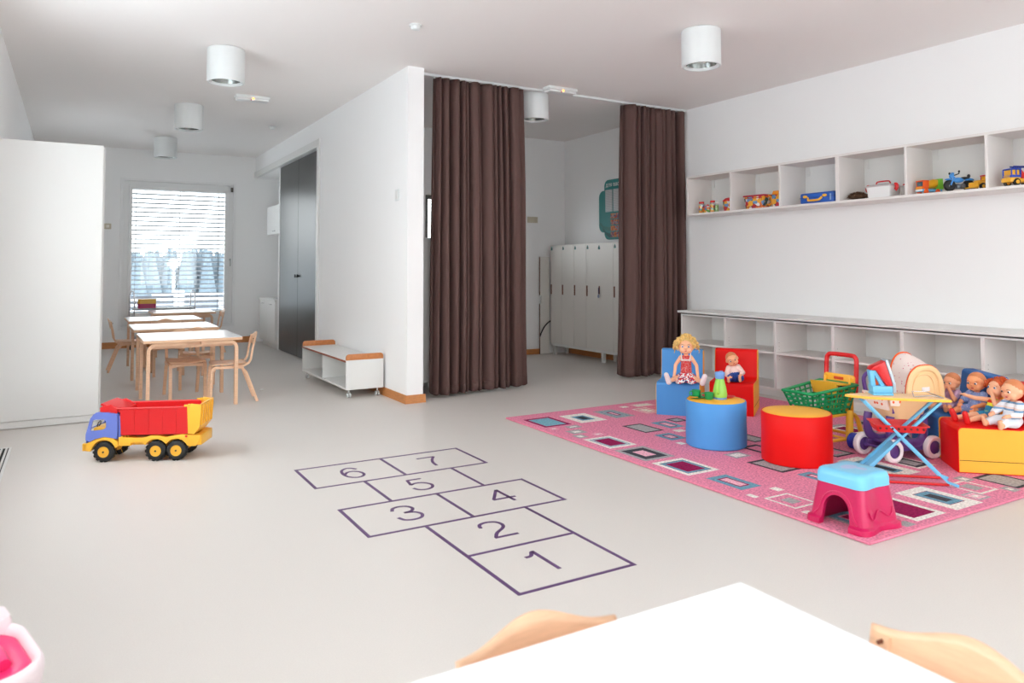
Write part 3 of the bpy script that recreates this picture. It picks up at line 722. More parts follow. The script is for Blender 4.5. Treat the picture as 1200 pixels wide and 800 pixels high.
# trolley with chrome loops by the window
t = thing('serving_trolley', 'low trolley with chrome loop handles before the far window', 'trolley', (1.15, 11.75, 0))
y = 11.80
for x in (.725, 1.52):
    for dy in (-.0, ):
        part('loop_handle', MB().tube([(x - .03, y, .06), (x - .03, y, .70), (x - .02, y, .80), (x, y, .83), (x + .02, y, .80), (x + .03, y, .70), (x + .03, y, .06)], .010, 10, sub=4), steel, t, world=True)
part('shelf', MB().box(.74, 1.52, y - .16, y + .16, .56, .585, .004), mat('grey tray', (170, 174, 178), .4), t, world=True)
part('shelf', MB().box(.74, 1.52, y - .16, y + .16, .16, .185, .004), mat('grey tray', (170, 174, 178), .4), t, world=True)
for x in (.725, 1.52): part('caster', MB().cyl((x, y - .012, .03), (x, y + .012, .03), .03, n=16).cyl((x, y, .03), (x, y, .07), .012, n=10), mat('black rubber', (20, 20, 22), .5), t, world=True)
def bowl(z, m, label):
    t = thing('food_box', label, 'container', (.915, 11.80, z), 0)
    part('tub', MB().prism(cloudpts(-.115, .115, -.09, .09, .03), 0, .062, 'z'), m, t); part('rim', MB().prism(cloudpts(-.122, .122, -.097, .097, .032), .056, .064, 'z'), m, t)
bowl(.5855, mat('magenta plastic', (176, 40, 90), .4), 'magenta plastic tub at the bottom of the stack by the window')
bowl(.650, mat('mustard plastic', (222, 170, 60), .4), 'mustard plastic tub stacked on a magenta one by the window')
# ------------------------------------------------------------------ hopscotch on the floor
purple = mat('purple floor tape', (96, 66, 112), 0.5)
t = thing('hopscotch_grid', 'purple hopscotch outline with numbers one to seven on the floor', 'floor marking', (1.6, 3.3, 0))
b = MB(); w = .0085; Zt = .0012
def hl(x0, x1, y): b.box(x0 - w, x1 + w, y - w, y + w, .0002, Zt)
def vl(x, y0, y1, z=.0001): b.box(x - w, x + w, y0 - w, y1 + w, .0002, Zt - z)
X0, X1, X2, XA, XB = 1.115, 1.62, 2.128, 1.378, 1.897
Y = [2.288, 2.69, 3.097, 3.509, 3.91, 4.318]
hl(X0, X2, Y[5]); hl(X0, X2, Y[4]); hl(X0, X2, Y[3]); hl(X0, X2, Y[2]); hl(XA, XB, Y[1]); hl(XA, XB, Y[0])
for x in (X0, X1, X2): vl(x, Y[4], Y[5]); vl(x, Y[2], Y[3])
for x in (XA, XB): vl(x, Y[3], Y[4]); vl(x, Y[1], Y[2]); vl(x, Y[0], Y[1])
part('outline', b, purple, t, world=True, smooth=False)
def numeral(n, strokes):
    """digit drawn with a flat 17 mm wide stroke lying on the floor"""
    b = MB(); hw_ = .0085; z0, z1 = .0002, .0011
    for pts in strokes:
        P = [Vector((p[0], p[1], 0)) for p in pts]
        if len(P) > 2:
            Q = []
            for i in range(len(P) - 1):
                p1, p2 = P[i], P[i + 1]; p0 = P[i - 1] if i else p1 * 2 - p2; p3 = P[i + 2] if i + 2 < len(P) else p2 * 2 - p1
                for k in range(5):
                    t_ = k / 5; Q.append(.5 * ((2 * p1) + (p2 - p0) * t_ + (2 * p0 - 5 * p1 + 4 * p2 - p3) * t_ ** 2 + (3 * p1 - p0 - 3 * p2 + p3) * t_ ** 3))
            Q.append(P[-1]); P = Q
        L = []
        for i, p in enumerate(P):
            d = (P[min(i + 1, len(P) - 1)] - P[max(i - 1, 0)]).normalized(); nn = Vector((-d.y, d.x, 0)) * hw_
            L.append([b.bm.verts.new((q.x, q.y, z)) for q in (p - nn, p + nn) for z in (z0, z1)])
        for A, B in zip(L, L[1:]):
            b.bm.faces.new((A[1], A[3], B[3], B[1])); b.bm.faces.new((A[0], A[1], B[1], B[0])); b.bm.faces.new((A[2], B[2], B[3], A[3]))
        for A in (L[0], L[-1]): b.bm.faces.new((A[0], A[2], A[3], A[1]))
    part('numeral', b, purple, t, world=True, smooth=False)
numeral(1, [[(1.628, 2.607), (1.628, 2.402)], [(1.570, 2.560), (1.600, 2.566), (1.622, 2.600)]])
numeral(2, [[(1.575, 2.945), (1.590, 2.985), (1.630, 3.000), (1.670, 2.985), (1.682, 2.945), (1.665, 2.905), (1.610, 2.860), (1.580, 2.815)], [(1.572, 2.811), (1.688, 2.811)]])
numeral(3, [[(1.322, 3.360), (1.340, 3.398), (1.378, 3.410), (1.412, 3.395), (1.424, 3.358), (1.405, 3.325), (1.365, 3.314)], [(1.365, 3.314), (1.410, 3.302), (1.430, 3.262), (1.412, 3.220), (1.370, 3.206), (1.330, 3.220), (1.314, 3.262)]])
numeral(4, [[(1.911, 3.410), (1.911, 3.212)], [(1.911, 3.408), (1.822, 3.270)], [(1.818, 3.268), (1.946, 3.268)]])
numeral(5, [[(1.660, 3.802), (1.580, 3.802)], [(1.582, 3.806), (1.566, 3.712)], [(1.566, 3.712), (1.598, 3.733), (1.640, 3.722), (1.666, 3.675), (1.650, 3.625), (1.610, 3.604), (1.572, 3.618), (1.555, 3.655)]])
numeral(6, [[(1.420, 4.165), (1.398, 4.200), (1.368, 4.205), (1.335, 4.170), (1.322, 4.105), (1.330, 4.040), (1.362, 4.004), (1.400, 4.008), (1.424, 4.045), (1.420, 4.095), (1.390, 4.130), (1.352, 4.122), (1.328, 4.085)]])
numeral(7, [[(1.806, 4.198), (1.920, 4.198)], [(1.918, 4.198), (1.885, 4.145), (1.860, 4.080), (1.850, 4.004)]])
# ------------------------------------------------------------------ rug
RC = dict(pink=(228, 140, 168), edge=(222, 112, 146), white=(238, 232, 226), teal=(124, 178, 196), blue=(112, 158, 180), maroon=(150, 32, 84), dark=(72, 72, 80), grey=(172, 170, 172), lpink=(238, 178, 196), black=(58, 66, 74))
def pile(n, c): return mat('rug ' + n, c, 0.95, spec=0.1, noise_scale=85, noise_amt=0.32, bump=0.8, bump_scale=500)
names = list(RC); rmats = [pile(n, RC[n]) for n in names]
RX0, RX1, RY0, RY1, RZ = 2.865, 5.25, 1.945, 4.945, .011
R = []
def rr_(c, x0, y0, x1, y1): R.append((names.index(c), x0, y0, x1, y1))
def nest(x0, y0, x1, y1, *lay):
    for c, d in lay: rr_(c, x0 + d, y0 + d * 1.15, x1 - d, y1 - d * 1.15)
nest(2.93, 4.50, 3.16, 4.81, ('maroon', 0), ('teal', .028))
nest(3.24, 4.49, 3.48, 4.79, ('white', 0), ('blue', .06), ('black', .085))
nest(3.57, 4.50, 3.76, 4.80, ('grey', 0), ('blue', .03), ('grey', .045), ('blue', .06), ('maroon', .07), ('lpink', .082))
nest(3.06, 4.38, 3.17, 4.46, ('grey', 0), ('white', .025)); nest(2.98, 4.22, 3.10, 4.33, ('grey', 0), ('white', .03)); nest(2.94, 4.10, 3.02, 4.19, ('grey', 0), ('white', .02))
nest(2.93, 4.41, 2.985, 4.46, ('lpink', 0), ('white', .015)); nest(3.09, 4.11, 3.16, 4.17, ('lpink', 0), ('white', .02))
nest(2.94, 3.77, 3.16, 4.06, ('white', 0), ('blue', .025), ('white', .034), ('blue', .040), ('maroon', .048))
nest(2.93, 3.42, 3.165, 3.72, ('grey', 0), ('dark', .03), ('lpink', .075))
nest(2.93, 3.065, 3.17, 3.37, ('white', 0), ('dark', .029), ('blue', .033), ('maroon', .052))
nest(3.43, 4.00, 3.60, 4.26, ('dark', 0), ('grey', .020))
nest(3.68, 4.02, 3.82, 4.24, ('blue', 0), ('maroon', .035), ('lpink', .045)); nest(3.43, 3.74, 3.57, 3.92, ('blue', 0), ('maroon', .035), ('lpink', .045))
nest(2.975, 2.73, 3.125, 2.98, ('blue', 0), ('maroon', .037), ('lpink', .048))
nest(2.93, 2.605, 2.965, 2.665, ('white', 0)); nest(3.12, 2.62, 3.17, 2.68, ('white', 0))
nest(2.965, 2.39, 3.135, 2.58, ('white', 0), ('pink', .014), ('grey', .05)); nest(2.95, 2.27, 2.995, 2.35, ('white', 0))
nest(3.86, 3.42, 4.00, 3.64, ('dark', 0), ('grey', .02)); nest(3.67, 3.17, 3.82, 3.38, ('dark', 0), ('pink', .028))
nest(3.42, 2.84, 3.58, 3.10, ('dark', 0), ('grey', .022)); nest(3.44, 3.19, 3.57, 3.30, ('grey', 0), ('white', .02))
nest(3.46, 2.58, 3.57, 2.78, ('blue', 0), ('maroon', .03), ('lpink', .04))
nest(3.60, 1.99, 3.83, 2.30, ('white', 0), ('maroon', .052), ('blue', .056), ('dark', .085))
nest(3.29, 1.995, 3.52, 2.34, ('white', 0), ('maroon', .030))
nest(2.99, 2.08, 3.16, 2.28, ('grey', 0), ('blue', .02), ('pink', .05), ('maroon', .06)); nest(3.18, 1.975, 3.25, 2.03, ('grey', 0))
nest(3.96, 2.065, 4.125, 2.25, ('white', 0), ('pink', .014), ('grey', .042)); nest(3.85, 2.015, 3.955, 2.115, ('grey', 0), ('lpink', .012), ('white', .032))
nest(4.12, 2.22, 4.20, 2.30, ('grey', 0), ('white', .018)); nest(4.22, 2.02, 4.42, 2.25, ('dark', 0), ('grey', .02)); nest(4.14, 2.0, 4.21, 2.075, ('grey', 0), ('white', .02))
nest(3.90, 2.46, 4.10, 2.85, ('white', 0), ('blue', .055), ('black', .075)); nest(4.15, 2.50, 4.32, 2.72, ('white', 0), ('dark', .02), ('grey', .045))
nest(3.98, 2.90, 4.16, 3.10, ('dark', 0), ('grey', .02), ('pink', .045)); nest(4.35, 2.8, 4.5, 3.0, ('grey', 0), ('dark', .03)); nest(4.62, 3.2, 4.85, 3.5, ('grey', 0), ('white', .04), ('maroon', .06))
nest(4.3, 3.3, 4.5, 3.6, ('dark', 0), ('grey', .03)); nest(4.72, 3.65, 4.95, 3.95, ('white', 0), ('blue', .05)); nest(4.95, 3.2, 5.15, 3.5, ('grey', 0), ('dark', .03), ('blue', .06)); nest(4.6, 2.9, 4.8, 3.1, ('blue', 0), ('lpink', .04))
nest(3.90, 4.52, 4.05, 4.72, ('white', 0), ('pink', .014), ('white', .035)); nest(3.86, 4.16, 3.98, 4.28, ('dark', 0), ('grey', .02)); nest(3.64, 3.90, 3.72, 3.97, ('white', 0)); nest(3.40, 3.62, 3.45, 3.68, ('white', 0)); nest(3.88, 4.80, 3.95, 4.86, ('white', 0)); nest(4.0, 4.76, 4.2, 4.88, ('lpink', 0), ('white', .02))
nest(3.75, 2.60, 3.85, 2.70, ('maroon', 0), ('pink', .02)); nest(4.45, 4.45, 4.7, 4.75, ('maroon', 0), ('teal', .03))
rug = thing('rug', 'pink patterned play rug with nested rectangles on the floor', 'rug', ((RX0 + RX1) / 2, (RY0 + RY1) / 2, 0))
xs = sorted({round(v, 4) for r in R for v in (r[1], r[3])} | {RX0, RX1}); ys_ = sorted({round(v, 4) for r in R for v in (r[2], r[4])} | {RY0, RY1})
xs = [x for x in xs if RX0 <= x <= RX1]; ys_ = [y for y in ys_ if RY0 <= y <= RY1]
b = MB(); V = {}
def gv(i, j):
    if (i, j) not in V: V[(i, j)] = b.bm.verts.new((xs[i], ys_[j], RZ))
    return V[(i, j)]
import bisect
ci = [[names.index('pink')] * (len(ys_) - 1) for _ in range(len(xs) - 1)]
for c, x0, y0, x1, y1 in R:
    if x1 <= x0 or y1 <= y0: continue
    for i in range(bisect.bisect_left(xs, x0 - 1e-4), len(xs) - 1):
        if xs[i] >= x1 - 1e-4: break
        for j in range(bisect.bisect_left(ys_, y0 - 1e-4), len(ys_) - 1):
            if ys_[j] >= y1 - 1e-4: break
            ci[i][j] = c
for i in range(len(xs) - 1):
    for j in range(len(ys_) - 1):
        f = b.bm.faces.new((gv(i, j), gv(i + 1, j), gv(i + 1, j + 1), gv(i, j + 1))); f.material_index = ci[i][j]
b.mi = 0
part('pile', b, rmats, rug, world=True, smooth=False)
b = MB(); b.box(RX0 + .001, RX1 - .001, RY0 + .001, RY1 - .001, .0005, RZ - .0015)
part('backing', b, mat('rug backing', (226, 150, 170), .95), rug, world=True, smooth=False)
b = MB(); e = .006
b.tube([(RX0, RY0, .007), (RX1, RY0, .007)], e, 8); b.tube([(RX1, RY0, .007), (RX1, RY1, .007)], e, 8); b.tube([(RX1, RY1, .007), (RX0, RY1, .007)], e, 8); b.tube([(RX0, RY1, .007), (RX0, RY0, .007)], e, 8)
part('binding', b, mat('rug binding', (226, 130, 156), .9, noise_scale=60, noise_amt=.12), rug, world=True)
RZ = .0115
# ------------------------------------------------------------------ foam seats and pouffes
def vinyl(n, c): return mat(n, c, 0.5, spec=0.25, bump=0.08, bump_scale=60)
VB, VR, VY, VBD = vinyl('blue vinyl', (82, 152, 218)), vinyl('red vinyl', (228, 6, 4)), vinyl('yellow vinyl', (252, 186, 66)), vinyl('deep blue vinyl', (44, 108, 180))
def foam_seat(label, m, loc, ang, w=.335, sh=.25, bh=.478, d=.41, ext=0.0):
    t = thing('foam_chair', label, 'seat', (loc[0], loc[1], RZ), ang, 'foam seats with yellow sides')
    def prof(i):
        p = [(i, i), (i, sh - .022 - i)] + [(q[0], q[1]) for q in arc(.022 + i, sh - .022 - i, .022, 180, 90, 4)]
        p += [(.255, sh - i - .004)] + [(q[0], q[1]) for q in arc(.262 + i, sh + .03 - i, .03, 270, 350, 5)] + [(.315 + i, bh - .03 - i)] + [(q[0], q[1]) for q in arc(.340 + i, bh - .026 - i, .024, 170, 90, 4)]
        p += [(q[0], q[1]) for q in arc(d - .024 - i, bh - .026 - i, .024, 90, 0, 4)] + [(d - i, i)]
        return [(a + (ext if a > .2 else 0), c) for a, c in p]
    part('cushion', MB().prism(prof(0), .004, w - .004, 'x', bevel=.003), m, t, ang=35)
    for x in (0.0, w - .0045): part('side_panel', MB().prism(prof(.005), x, x + .0045, 'x', bevel=.0015), VY, t, smooth=False)
    for x0, x1 in ((-.0006, .0005), (w - .0005, w + .0006)): part('seam', MB().box(x0, x1, .006, d + ext - .006, .068, .071), mat('dark seam', (90, 60, 30), .8), t, smooth=False)
    return t
foam_seat('light blue foam seat with yellow side holding the blonde doll', VB, (3.93, 4.46), math.atan2(-.765, .645))
foam_seat('red foam seat with yellow side beside the light blue one', VR, (4.311, 4.271), math.atan2(-.81, .587))
u = Vector((.69, .725)).normalized(); F = Vector((4.25, 2.332)) + u * .31
foam_seat('red foam seat with large yellow side at the edge of the rug', VR, F, math.atan2(-u.y, -u.x), w=.30, sh=.252, ext=.06)
u2 = Vector((.60, .80)).normalized(); F2 = F + u * .012 + u2 * .40 + Vector((.0, .0))
foam_seat('deep blue foam seat with dolls behind the red and yellow one', VBD, F2, math.atan2(-u2.y, -u2.x), w=.385, sh=.252, bh=.49)
def pouffe(label, m, c, r, h):
    t = thing('foam_stool', label, 'stool', (c[0], c[1], RZ), 0, 'round foam stools')
    part('side', MB().lathe([(r - .008, 0), (r, .006), (r + .0015, h * .3), (r - .001, h * .55), (r + .001, h - .01), (r - .004, h - .003), (r - .007, h - .0035)], n=64), m, t)
    part('top', MB().lathe([(r - .0065, h - .0045), (r - .012, h), (r * .5, h + .004), (0, h + .005)], n=64), VY, t)
    part('bottom', MB().lathe([(0, .001), (r - .008, .001)], n=48), VY, t)
    part('seam', MB().lathe([(r - .0055, h - .004), (r - .0035, h - .0015), (r - .0075, h - .001)], n=64), m, t)
pouffe('round blue foam stool with yellow top carrying the toy tea set', VB, (3.60, 3.51), .190, .288)
pouffe('round red foam stool with plain yellow top', VR, (3.714, 2.98), .199, .288)
ztop = RZ + .292
# tea set
green = mat('green toy plastic', (22, 150, 84), .35)
def cup(x, y, z, rz, label, saucer=True):
    t = thing('toy_cup', label, 'cup', (x, y, z), rz, 'green toy cups')
    part('bowl', MB().lathe([(0, 0), (.022, 0), (.026, .004), (.030, .044), (.028, .044), (.0245, .006), (0, .005)], n=28), green, t)
    part('handle', MB().tube([(-.027, 0, .038), (-.045, 0, .036), (-.048, 0, .022), (-.040, 0, .010), (-.026, 0, .010)], .004, 8, sub=4), green, t)
cup(3.512, 3.595, ztop + .007, -.2, 'green toy cup standing on a green saucer')
cup(3.545, 3.515, ztop, -.9, 'green toy cup without saucer beside the lime jug')
t = thing('toy_saucer', 'green toy saucer under a cup', 'saucer', (3.512, 3.595, ztop))
part('plate', MB().lathe([(0, 0), (.030, 0), (.048, .007), (.050, .009), (.046, .009), (.028, .0045), (0, .004)], n=32), green, t)
part('spoon', MB().tube([(-.055, -.01, .012), (-.02, -.038, .011)], .003, 6).ball((-.06, -.008, .013), (.010, .008, .004), 10, 6), mat('orange toy plastic', (240, 150, 40), .4), t)
for x, y, l in ((3.585, 3.605, 'small red toy plate half hidden behind the lime jug'), (3.70, 3.50, 'red toy plate right of the lime jug')):
    t = thing('toy_plate', l, 'plate', (x, y, ztop))
    part('dish', MB().lathe([(0, 0), (.028, 0), (.045, .008), (.047, .010), (.043, .010), (.026, .005), (0, .004)], n=32), mat('red toy plastic', (214, 30, 34), .35), t)
lime = mat('lime toy plastic', (160, 220, 96), .35); ltb = mat('sky blue toy plastic', (112, 158, 222), .35)
t = thing('toy_jug', 'lime green toy thermos jug with blue lid on the stool', 'jug', (3.618, 3.49, ztop), .5)
part('base', MB().lathe([(0, 0), (.041, 0), (.043, .004), (.042, .012), (0, .012)], n=32), ltb, t)
part('body', MB().lathe([(0, .012), (.040, .0125), (.044, .02), (.045, .035), (.040, .07), (.031, .108), (.027, .128), (.027, .132), (0, .132)], n=36), lime, t)
part('lid', MB().lathe([(0, .131), (.027, .1305), (.031, .136), (.029, .148), (.032, .156), (.032, .168), (.028, .173), (0, .174)], n=36).prism([(.026, .160), (.044, .170), (.040, .176), (.02, .174)], -.010, .010, 'y'), ltb, t)
part('handle', MB().tube([(-.026, 0, .125), (-.050, 0, .122), (-.060, 0, .09), (-.057, 0, .05), (-.040, 0, .038)], .0055, 8, sub=5, flat=(1, 1.5)), lime, t)
part('badge', MB().ball((.0405, -.012, .035), (.003, .007, .007), 10, 6), mat('brown badge', (150, 90, 40), .5), t)
# ------------------------------------------------------------------ step stool
def bake(o):
    dg = bpy.context.evaluated_depsgraph_get(); me = bpy.data.meshes.new_from_object(o.evaluated_get(dg)); o.modifiers.clear(); o.data = me
def rrect(hx, hy, r, n=6):
    p = []
    for sx, sy, a in ((1, 1, 0), (-1, 1, 90), (-1, -1, 180), (1, -1, 270)):
        p += [(q[0], q[1]) for q in arc(sx * (hx - r), sy * (hy - r), r, a, a + 90, n)]
    return p
def loft(b, secs):
    f0 = len(b.bm.faces); rings = [[b.bm.verts.new((x, y, z)) for x, y in pts] for pts, z in secs]
    n = len(rings[0])
    for A, B in zip(rings, rings[1:]):
        for k in range(n): b.bm.faces.new((A[k], A[(k + 1) % n], B[(k + 1) % n], B[k]))
    b.bm.faces.new(rings[0][::-1]); b.bm.faces.new(rings[-1]); b._new(f0)
def waist(hx, hy, r, pinch):
    # rounded rectangle whose short ends pinch inward in the middle
    out = []
    for x, y in rrect(hx, hy, r, 6):
        out.append((x, y))
    pts = []
    L = len(out)
    for i in range(L):
        a, c = out[i], out[(i + 1) % L]; pts.append(a)
        if math.hypot(a[0] - c[0], a[1] - c[1]) > .05:
            for k in range(1, 8): pts.append((a[0] + (c[0] - a[0]) * k / 8, a[1] + (c[1] - a[1]) * k / 8))
    res = []
    for x, y in pts:
        s = max(0, 1 - abs(x) / (hx * .62)) if abs(abs(y) - hy) < .01 else 0
        res.append((x, y - math.copysign(pinch * (3 * s * s - 2 * s ** 3), y)))
    return res
mag = mat('magenta plastic stool', (200, 14, 86), .32, coat=.1); sky = mat('light blue plastic stool', (120, 200, 236), .3, coat=.1)
ST = thing('step_stool', 'childs magenta step stool with light blue top and arched side', 'stool', (3.035, 2.135, RZ), .02)
b = MB(); loft(b, [(waist(.148, .152, .04, .018), 0), (waist(.146, .150, .04, .018), .022), (waist(.132, .138, .036, .016), .03), (waist(.120, .124, .034, .012), .12), (waist(.110, .114, .034, .008), .188)])
o = part('body', b, mag, ST, ang=35)
cut = MB(); loft(cut, [(rrect(.118, .114, .03), -.01), (rrect(.096, .098, .03), .178)]); co = mesh_obj('cutter', cut, mag, ST)
c2_ = MB(); c2_.prism([(.072, -.02), (.070, .02)] + [(q[0], q[1] ) for q in arc(0, .075, .062, 0, 180, 16)] + [(-.070, .02), (-.072, -.02)], -.3, .3, 'x'); co2 = mesh_obj('cutter', c2_, mag, ST, smooth=False)
for q in (co, co2):
    md = o.modifiers.new('b', 'BOOLEAN'); md.operation = 'DIFFERENCE'; md.object = q; md.solver = 'EXACT'
bpy.context.view_layer.update(); bake(o); bpy.data.objects.remove(co); bpy.data.objects.remove(co2)
def wallx(z, s): return s * (.148 if z < .02 else .132 - (z - .03) * (.022 / .158))
for s in (-1, 1):
    pts = [(wallx(z, s) * 1.0, y, z) for y, z in [(.105, .036), (.084, .060)] + [(q[0], q[1]) for q in arc(0, .078, .074, 5, 175, 14)] + [(-.084, .060), (-.105, .036)]]
    part('arch_rim', MB().tube(pts, .005, 8), mag, ST)
for s in (-1, 1):
    def wy(x, z):
        k_ = max(0, 1 - abs(x) / .075); return (.138 - (z - .03) * .155) - .014 * (3 * k_ * k_ - 2 * k_ ** 3)
    pts = [(x, s * (wy(x, z) + .0030), z) for x, z in ((-.086, .090), (-.075, .066), (-.055, .056), (-.035, .066), (-.015, .080), (0, .084), (.015, .080), (.035, .066), (.055, .056), (.075, .066), (.086, .090))]
    part('raised_line', MB().tube(pts, .0035, 8, sub=3), mag, ST)
b = MB(); loft(b, [(waist(.114, .118, .036, .008), .180), (waist(.113, .117, .036, .010), .215), (waist(.108, .112, .034, .010), .232), (waist(.098, .102, .030, .010), .240), (waist(.07, .075, .02, .006), .2405)])
part('top', b, sky, ST, ang=50)
part('print', MB().ball((.0, .02, .2405), (.045, .03, .0007), 16, 6).ball((.02, -.03, .2405), (.02, .025, .0007), 12, 6), mat('faded picture', (170, 185, 225), .4), ST)
# ------------------------------------------------------------------ toy truck
ty = mat('yellow toy plastic', (246, 184, 56), .35); tr = mat('red toy plastic', (228, 10, 8), .33); tb = mat('violet blue toy plastic', (108, 126, 206), .35); tk = mat('black tyre', (26, 27, 29), .5)
TR = thing('toy_dump_truck', 'big toy dump truck with blue cab, red tipper and yellow chassis', 'toy truck', (0.182 + .43 * .10, 5.09 + .903 * .10, 0), math.atan2(-.43, .903))
hw = .115
def wheel(nm, x, y, z, r, w, hub, parent, tread=14):
    b = MB(); M = Matrix.Rotation(PI / 2, 4, 'X')
    b.lathe([(r * .55, -w / 2), (r * .82, -w / 2), (r * .96, -w * .36), (r, -w * .2), (r, w * .2), (r * .96, w * .36), (r * .82, w / 2), (r * .55, w / 2)], (x, y, z), 32, M)
    for k in range(tread * 2 if tread else 0):
        a = 2 * PI * k / (tread * 2); s = -1 if k % 2 else 1
        b.box(-.25 * r * .5, .25 * r * .5, s * w * .02, s * w * .42, r * .96, r * 1.03, M=Matrix.Translation((x, y, z)) @ Matrix.Rotation(a, 4, 'Y'))
    wl_ = part(nm, b, tk, parent)
    h = mesh_obj('hub', MB().lathe([(0, -w / 2 - .001), (r * .1, -w / 2 - .001), (r * .35, -w * .34), (r * .52, -w * .36), (r * .6, -w / 2 + .001), (r * .6, w / 2 - .001), (r * .52, w * .36), (r * .35, w * .34), (r * .1, w / 2 + .001), (0, w / 2 + .001)], (x, y, z), 24, M), hub, None); h.parent = wl_
    mesh_obj('axle_cap', MB().cyl((x, y - w / 2 - .003, z), (x, y + w / 2 + .003, z), r * .1, n=10), tk, None).parent = wl_
    return wl_
for x in (0, .298, .416):
    for s in (-1, 1): wheel('wheel', x, s * (hw - .02), .0605, .059, .042, ty, TR)
b = MB()
b.box(-.06, .53, -.05, .05, .085, .125, .003)                       # chassis beam
def fender(x0, x1, cx, r, s):
    y0, y1 = sorted((s * .055, s * hw))
    pts = [(x0, .148), (x0, .095)] + [(cx + r * math.cos(math.radians(a)), .0605 + r * math.sin(math.radians(a))) for a in range(155, 24, -12)] + [(x1, .095), (x1, .148)]
    b.prism(pts, y0, y1, 'y')
for s in (-1, 1):
    b.prism([(-.118, .070), (-.118, .108), (-.10, .112), (-.04, .135), (.0, .147), (.05, .140), (.078, .12), (.085, .095), (.066, .082)] + [(.070 * math.cos(math.radians(a)), .0605 + .070 * math.sin(math.radians(a))) for a in range(15, 176, 14)] + [(-.075, .065)], *sorted((s * .05, s * hw)), 'y', bevel=.002)
    b.prism([(.085, .145), (.085, .095), (.155, .095), (.155, .11), (.215, .115)] + [(.298 + .070 * math.cos(math.radians(a)), .0605 + .070 * math.sin(math.radians(a))) for a in range(150, 32, -12)] + [(.416 + .070 * math.cos(math.radians(a)), .0605 + .070 * math.sin(math.radians(a))) for a in range(145, 20, -12)] + [(.50, .085), (.53, .085), (.555, .125), (.555, .148), (.50, .152), (.45, .156), (.40, .15), (.357, .14), (.32, .15), (.27, .152), (.22, .138)], *sorted((s * .05, s * hw)), 'y', bevel=.002)
    for k in range(3): b.cyl((.098 + k * .017, s * (hw - .02), .1448), (.098 + k * .017, s * (hw - .02), .15), .005, n=10)
b.box(-.121, -.095, -hw, hw, .068, .112, .004); b.box(.52, .56, -hw + .01, hw - .01, .088, .148, .004)
part('chassis', b, ty, TR, ang=40)
b = MB()
side = [(-.104, .112), (-.104, .165), (-.078, .262), (-.05, .292), (.045, .298), (.072, .285), (.076, .135), (.06, .140), (0, .150), (-.06, .135), (-.095, .112)]
wd = [(-.076, .185), (-.066, .245), (-.052, .252), (.010, .252), (.012, .205), (-.005, .192), (-.04, .188)]
for s in (-1, 1):
    y0, y1 = sorted((s * .104, s * .112))
    # door side with a window opening, built as a strip ring
    n = 28
    def resample(poly, n):
        P = [Vector(p) for p in poly]; L = [0]
        for a, c in zip(P, P[1:] + P[:1]): L.append(L[-1] + (c - a).length)
        out = []
        for k in range(n):
            d = L[-1] * k / n
            for i in range(len(P)):
                if L[i] <= d < L[i + 1] or i == len(P) - 1:
                    out.append(P[i].lerp(P[(i + 1) % len(P)], (d - L[i]) / (L[i + 1] - L[i]))); break
        return out
    cxy = Vector((-.032, .222))
    def radial(poly, k):
        d = Vector((math.cos(2 * PI * k / n), math.sin(2 * PI * k / n))); best = None
        P = [Vector(p) for p in poly]
        for a, c in zip(P, P[1:] + P[:1]):
            e_ = c - a; den = d.x * e_.y - d.y * e_.x
            if abs(den) < 1e-9: continue
            w_ = a - cxy; tt = (w_.x * e_.y - w_.y * e_.x) / den; uu = (w_.x * d.y - w_.y * d.x) / den
            if tt > 0 and -1e-6 <= uu <= 1 + 1e-6: best = tt if best is None else max(best, tt)
        return cxy + d * (best or .01)
    O = [radial(side, k) for k in range(n)]; I = [radial(wd, k) for k in range(n)]
    vv = [[b.bm.verts.new((p.x, y, p.y)) for p in P_] for P_ in (O, I) for y in (y0, y1)]
    for k in range(n):
        j = (k + 1) % n
        b.bm.faces.new((vv[0][k], vv[0][j], vv[2][j], vv[2][k])); b.bm.faces.new((vv[1][k], vv[3][k], vv[3][j], vv[1][j]))
        b.bm.faces.new((vv[2][k], vv[2][j], vv[3][j], vv[3][k])); b.bm.faces.new((vv[0][k], vv[1][k], vv[1][j], vv[0][j]))
b.box(-.104, -.098, -.108, .108, .112, .165, .002, 1)
b.prism([(-.062, .282), (-.05, .290), (.045, .296), (.074, .284), (.070, .278), (.044, .288), (-.048, .283)], -.109, .109, 'y', bevel=.001)
b.box(.070, .076, -.108, .108, .135, .285, .002, 1)
for y in (-.106, .098): b.prism([(-.104, .160), (-.098, .160), (-.058, .282), (-.066, .282)], y, y + .008, 'y')
b.box(-.04, .035, -.03, .03, .292, .303, .004); b.box(.077, .092, -.10, -.085, .13, .27, .003); b.box(.077, .092, .085, .10, .13, .27, .003)
part('cab', b, tb, TR, ang=35)
part('seats', MB().box(-.07, .05, -.09, .09, .12, .20, .006).box(.01, .04, -.08, -.01, .20, .245, .008).box(.01, .04, .01, .08, .20, .245, .008), ty, TR)
part('steering_wheel', MB().tube([(-.055 + .006 * math.sin(a * PI / 6), -.05 + .02 * math.cos(a * PI / 6), .215 + .018 * math.sin(a * PI / 6)) for a in range(12)], .003, 6, closed=True), tk, TR)
part('windscreen_bar', MB().box(-.085, -.078, -.1, .1, .195, .202, .002, 1), tb, TR)
b = MB()
prf_out = [(.092, .156), (.078, .250), (-.012, .292), (-.012, .312), (.045, .322), (.075, .318), (.485, .322), (.500, .156)]
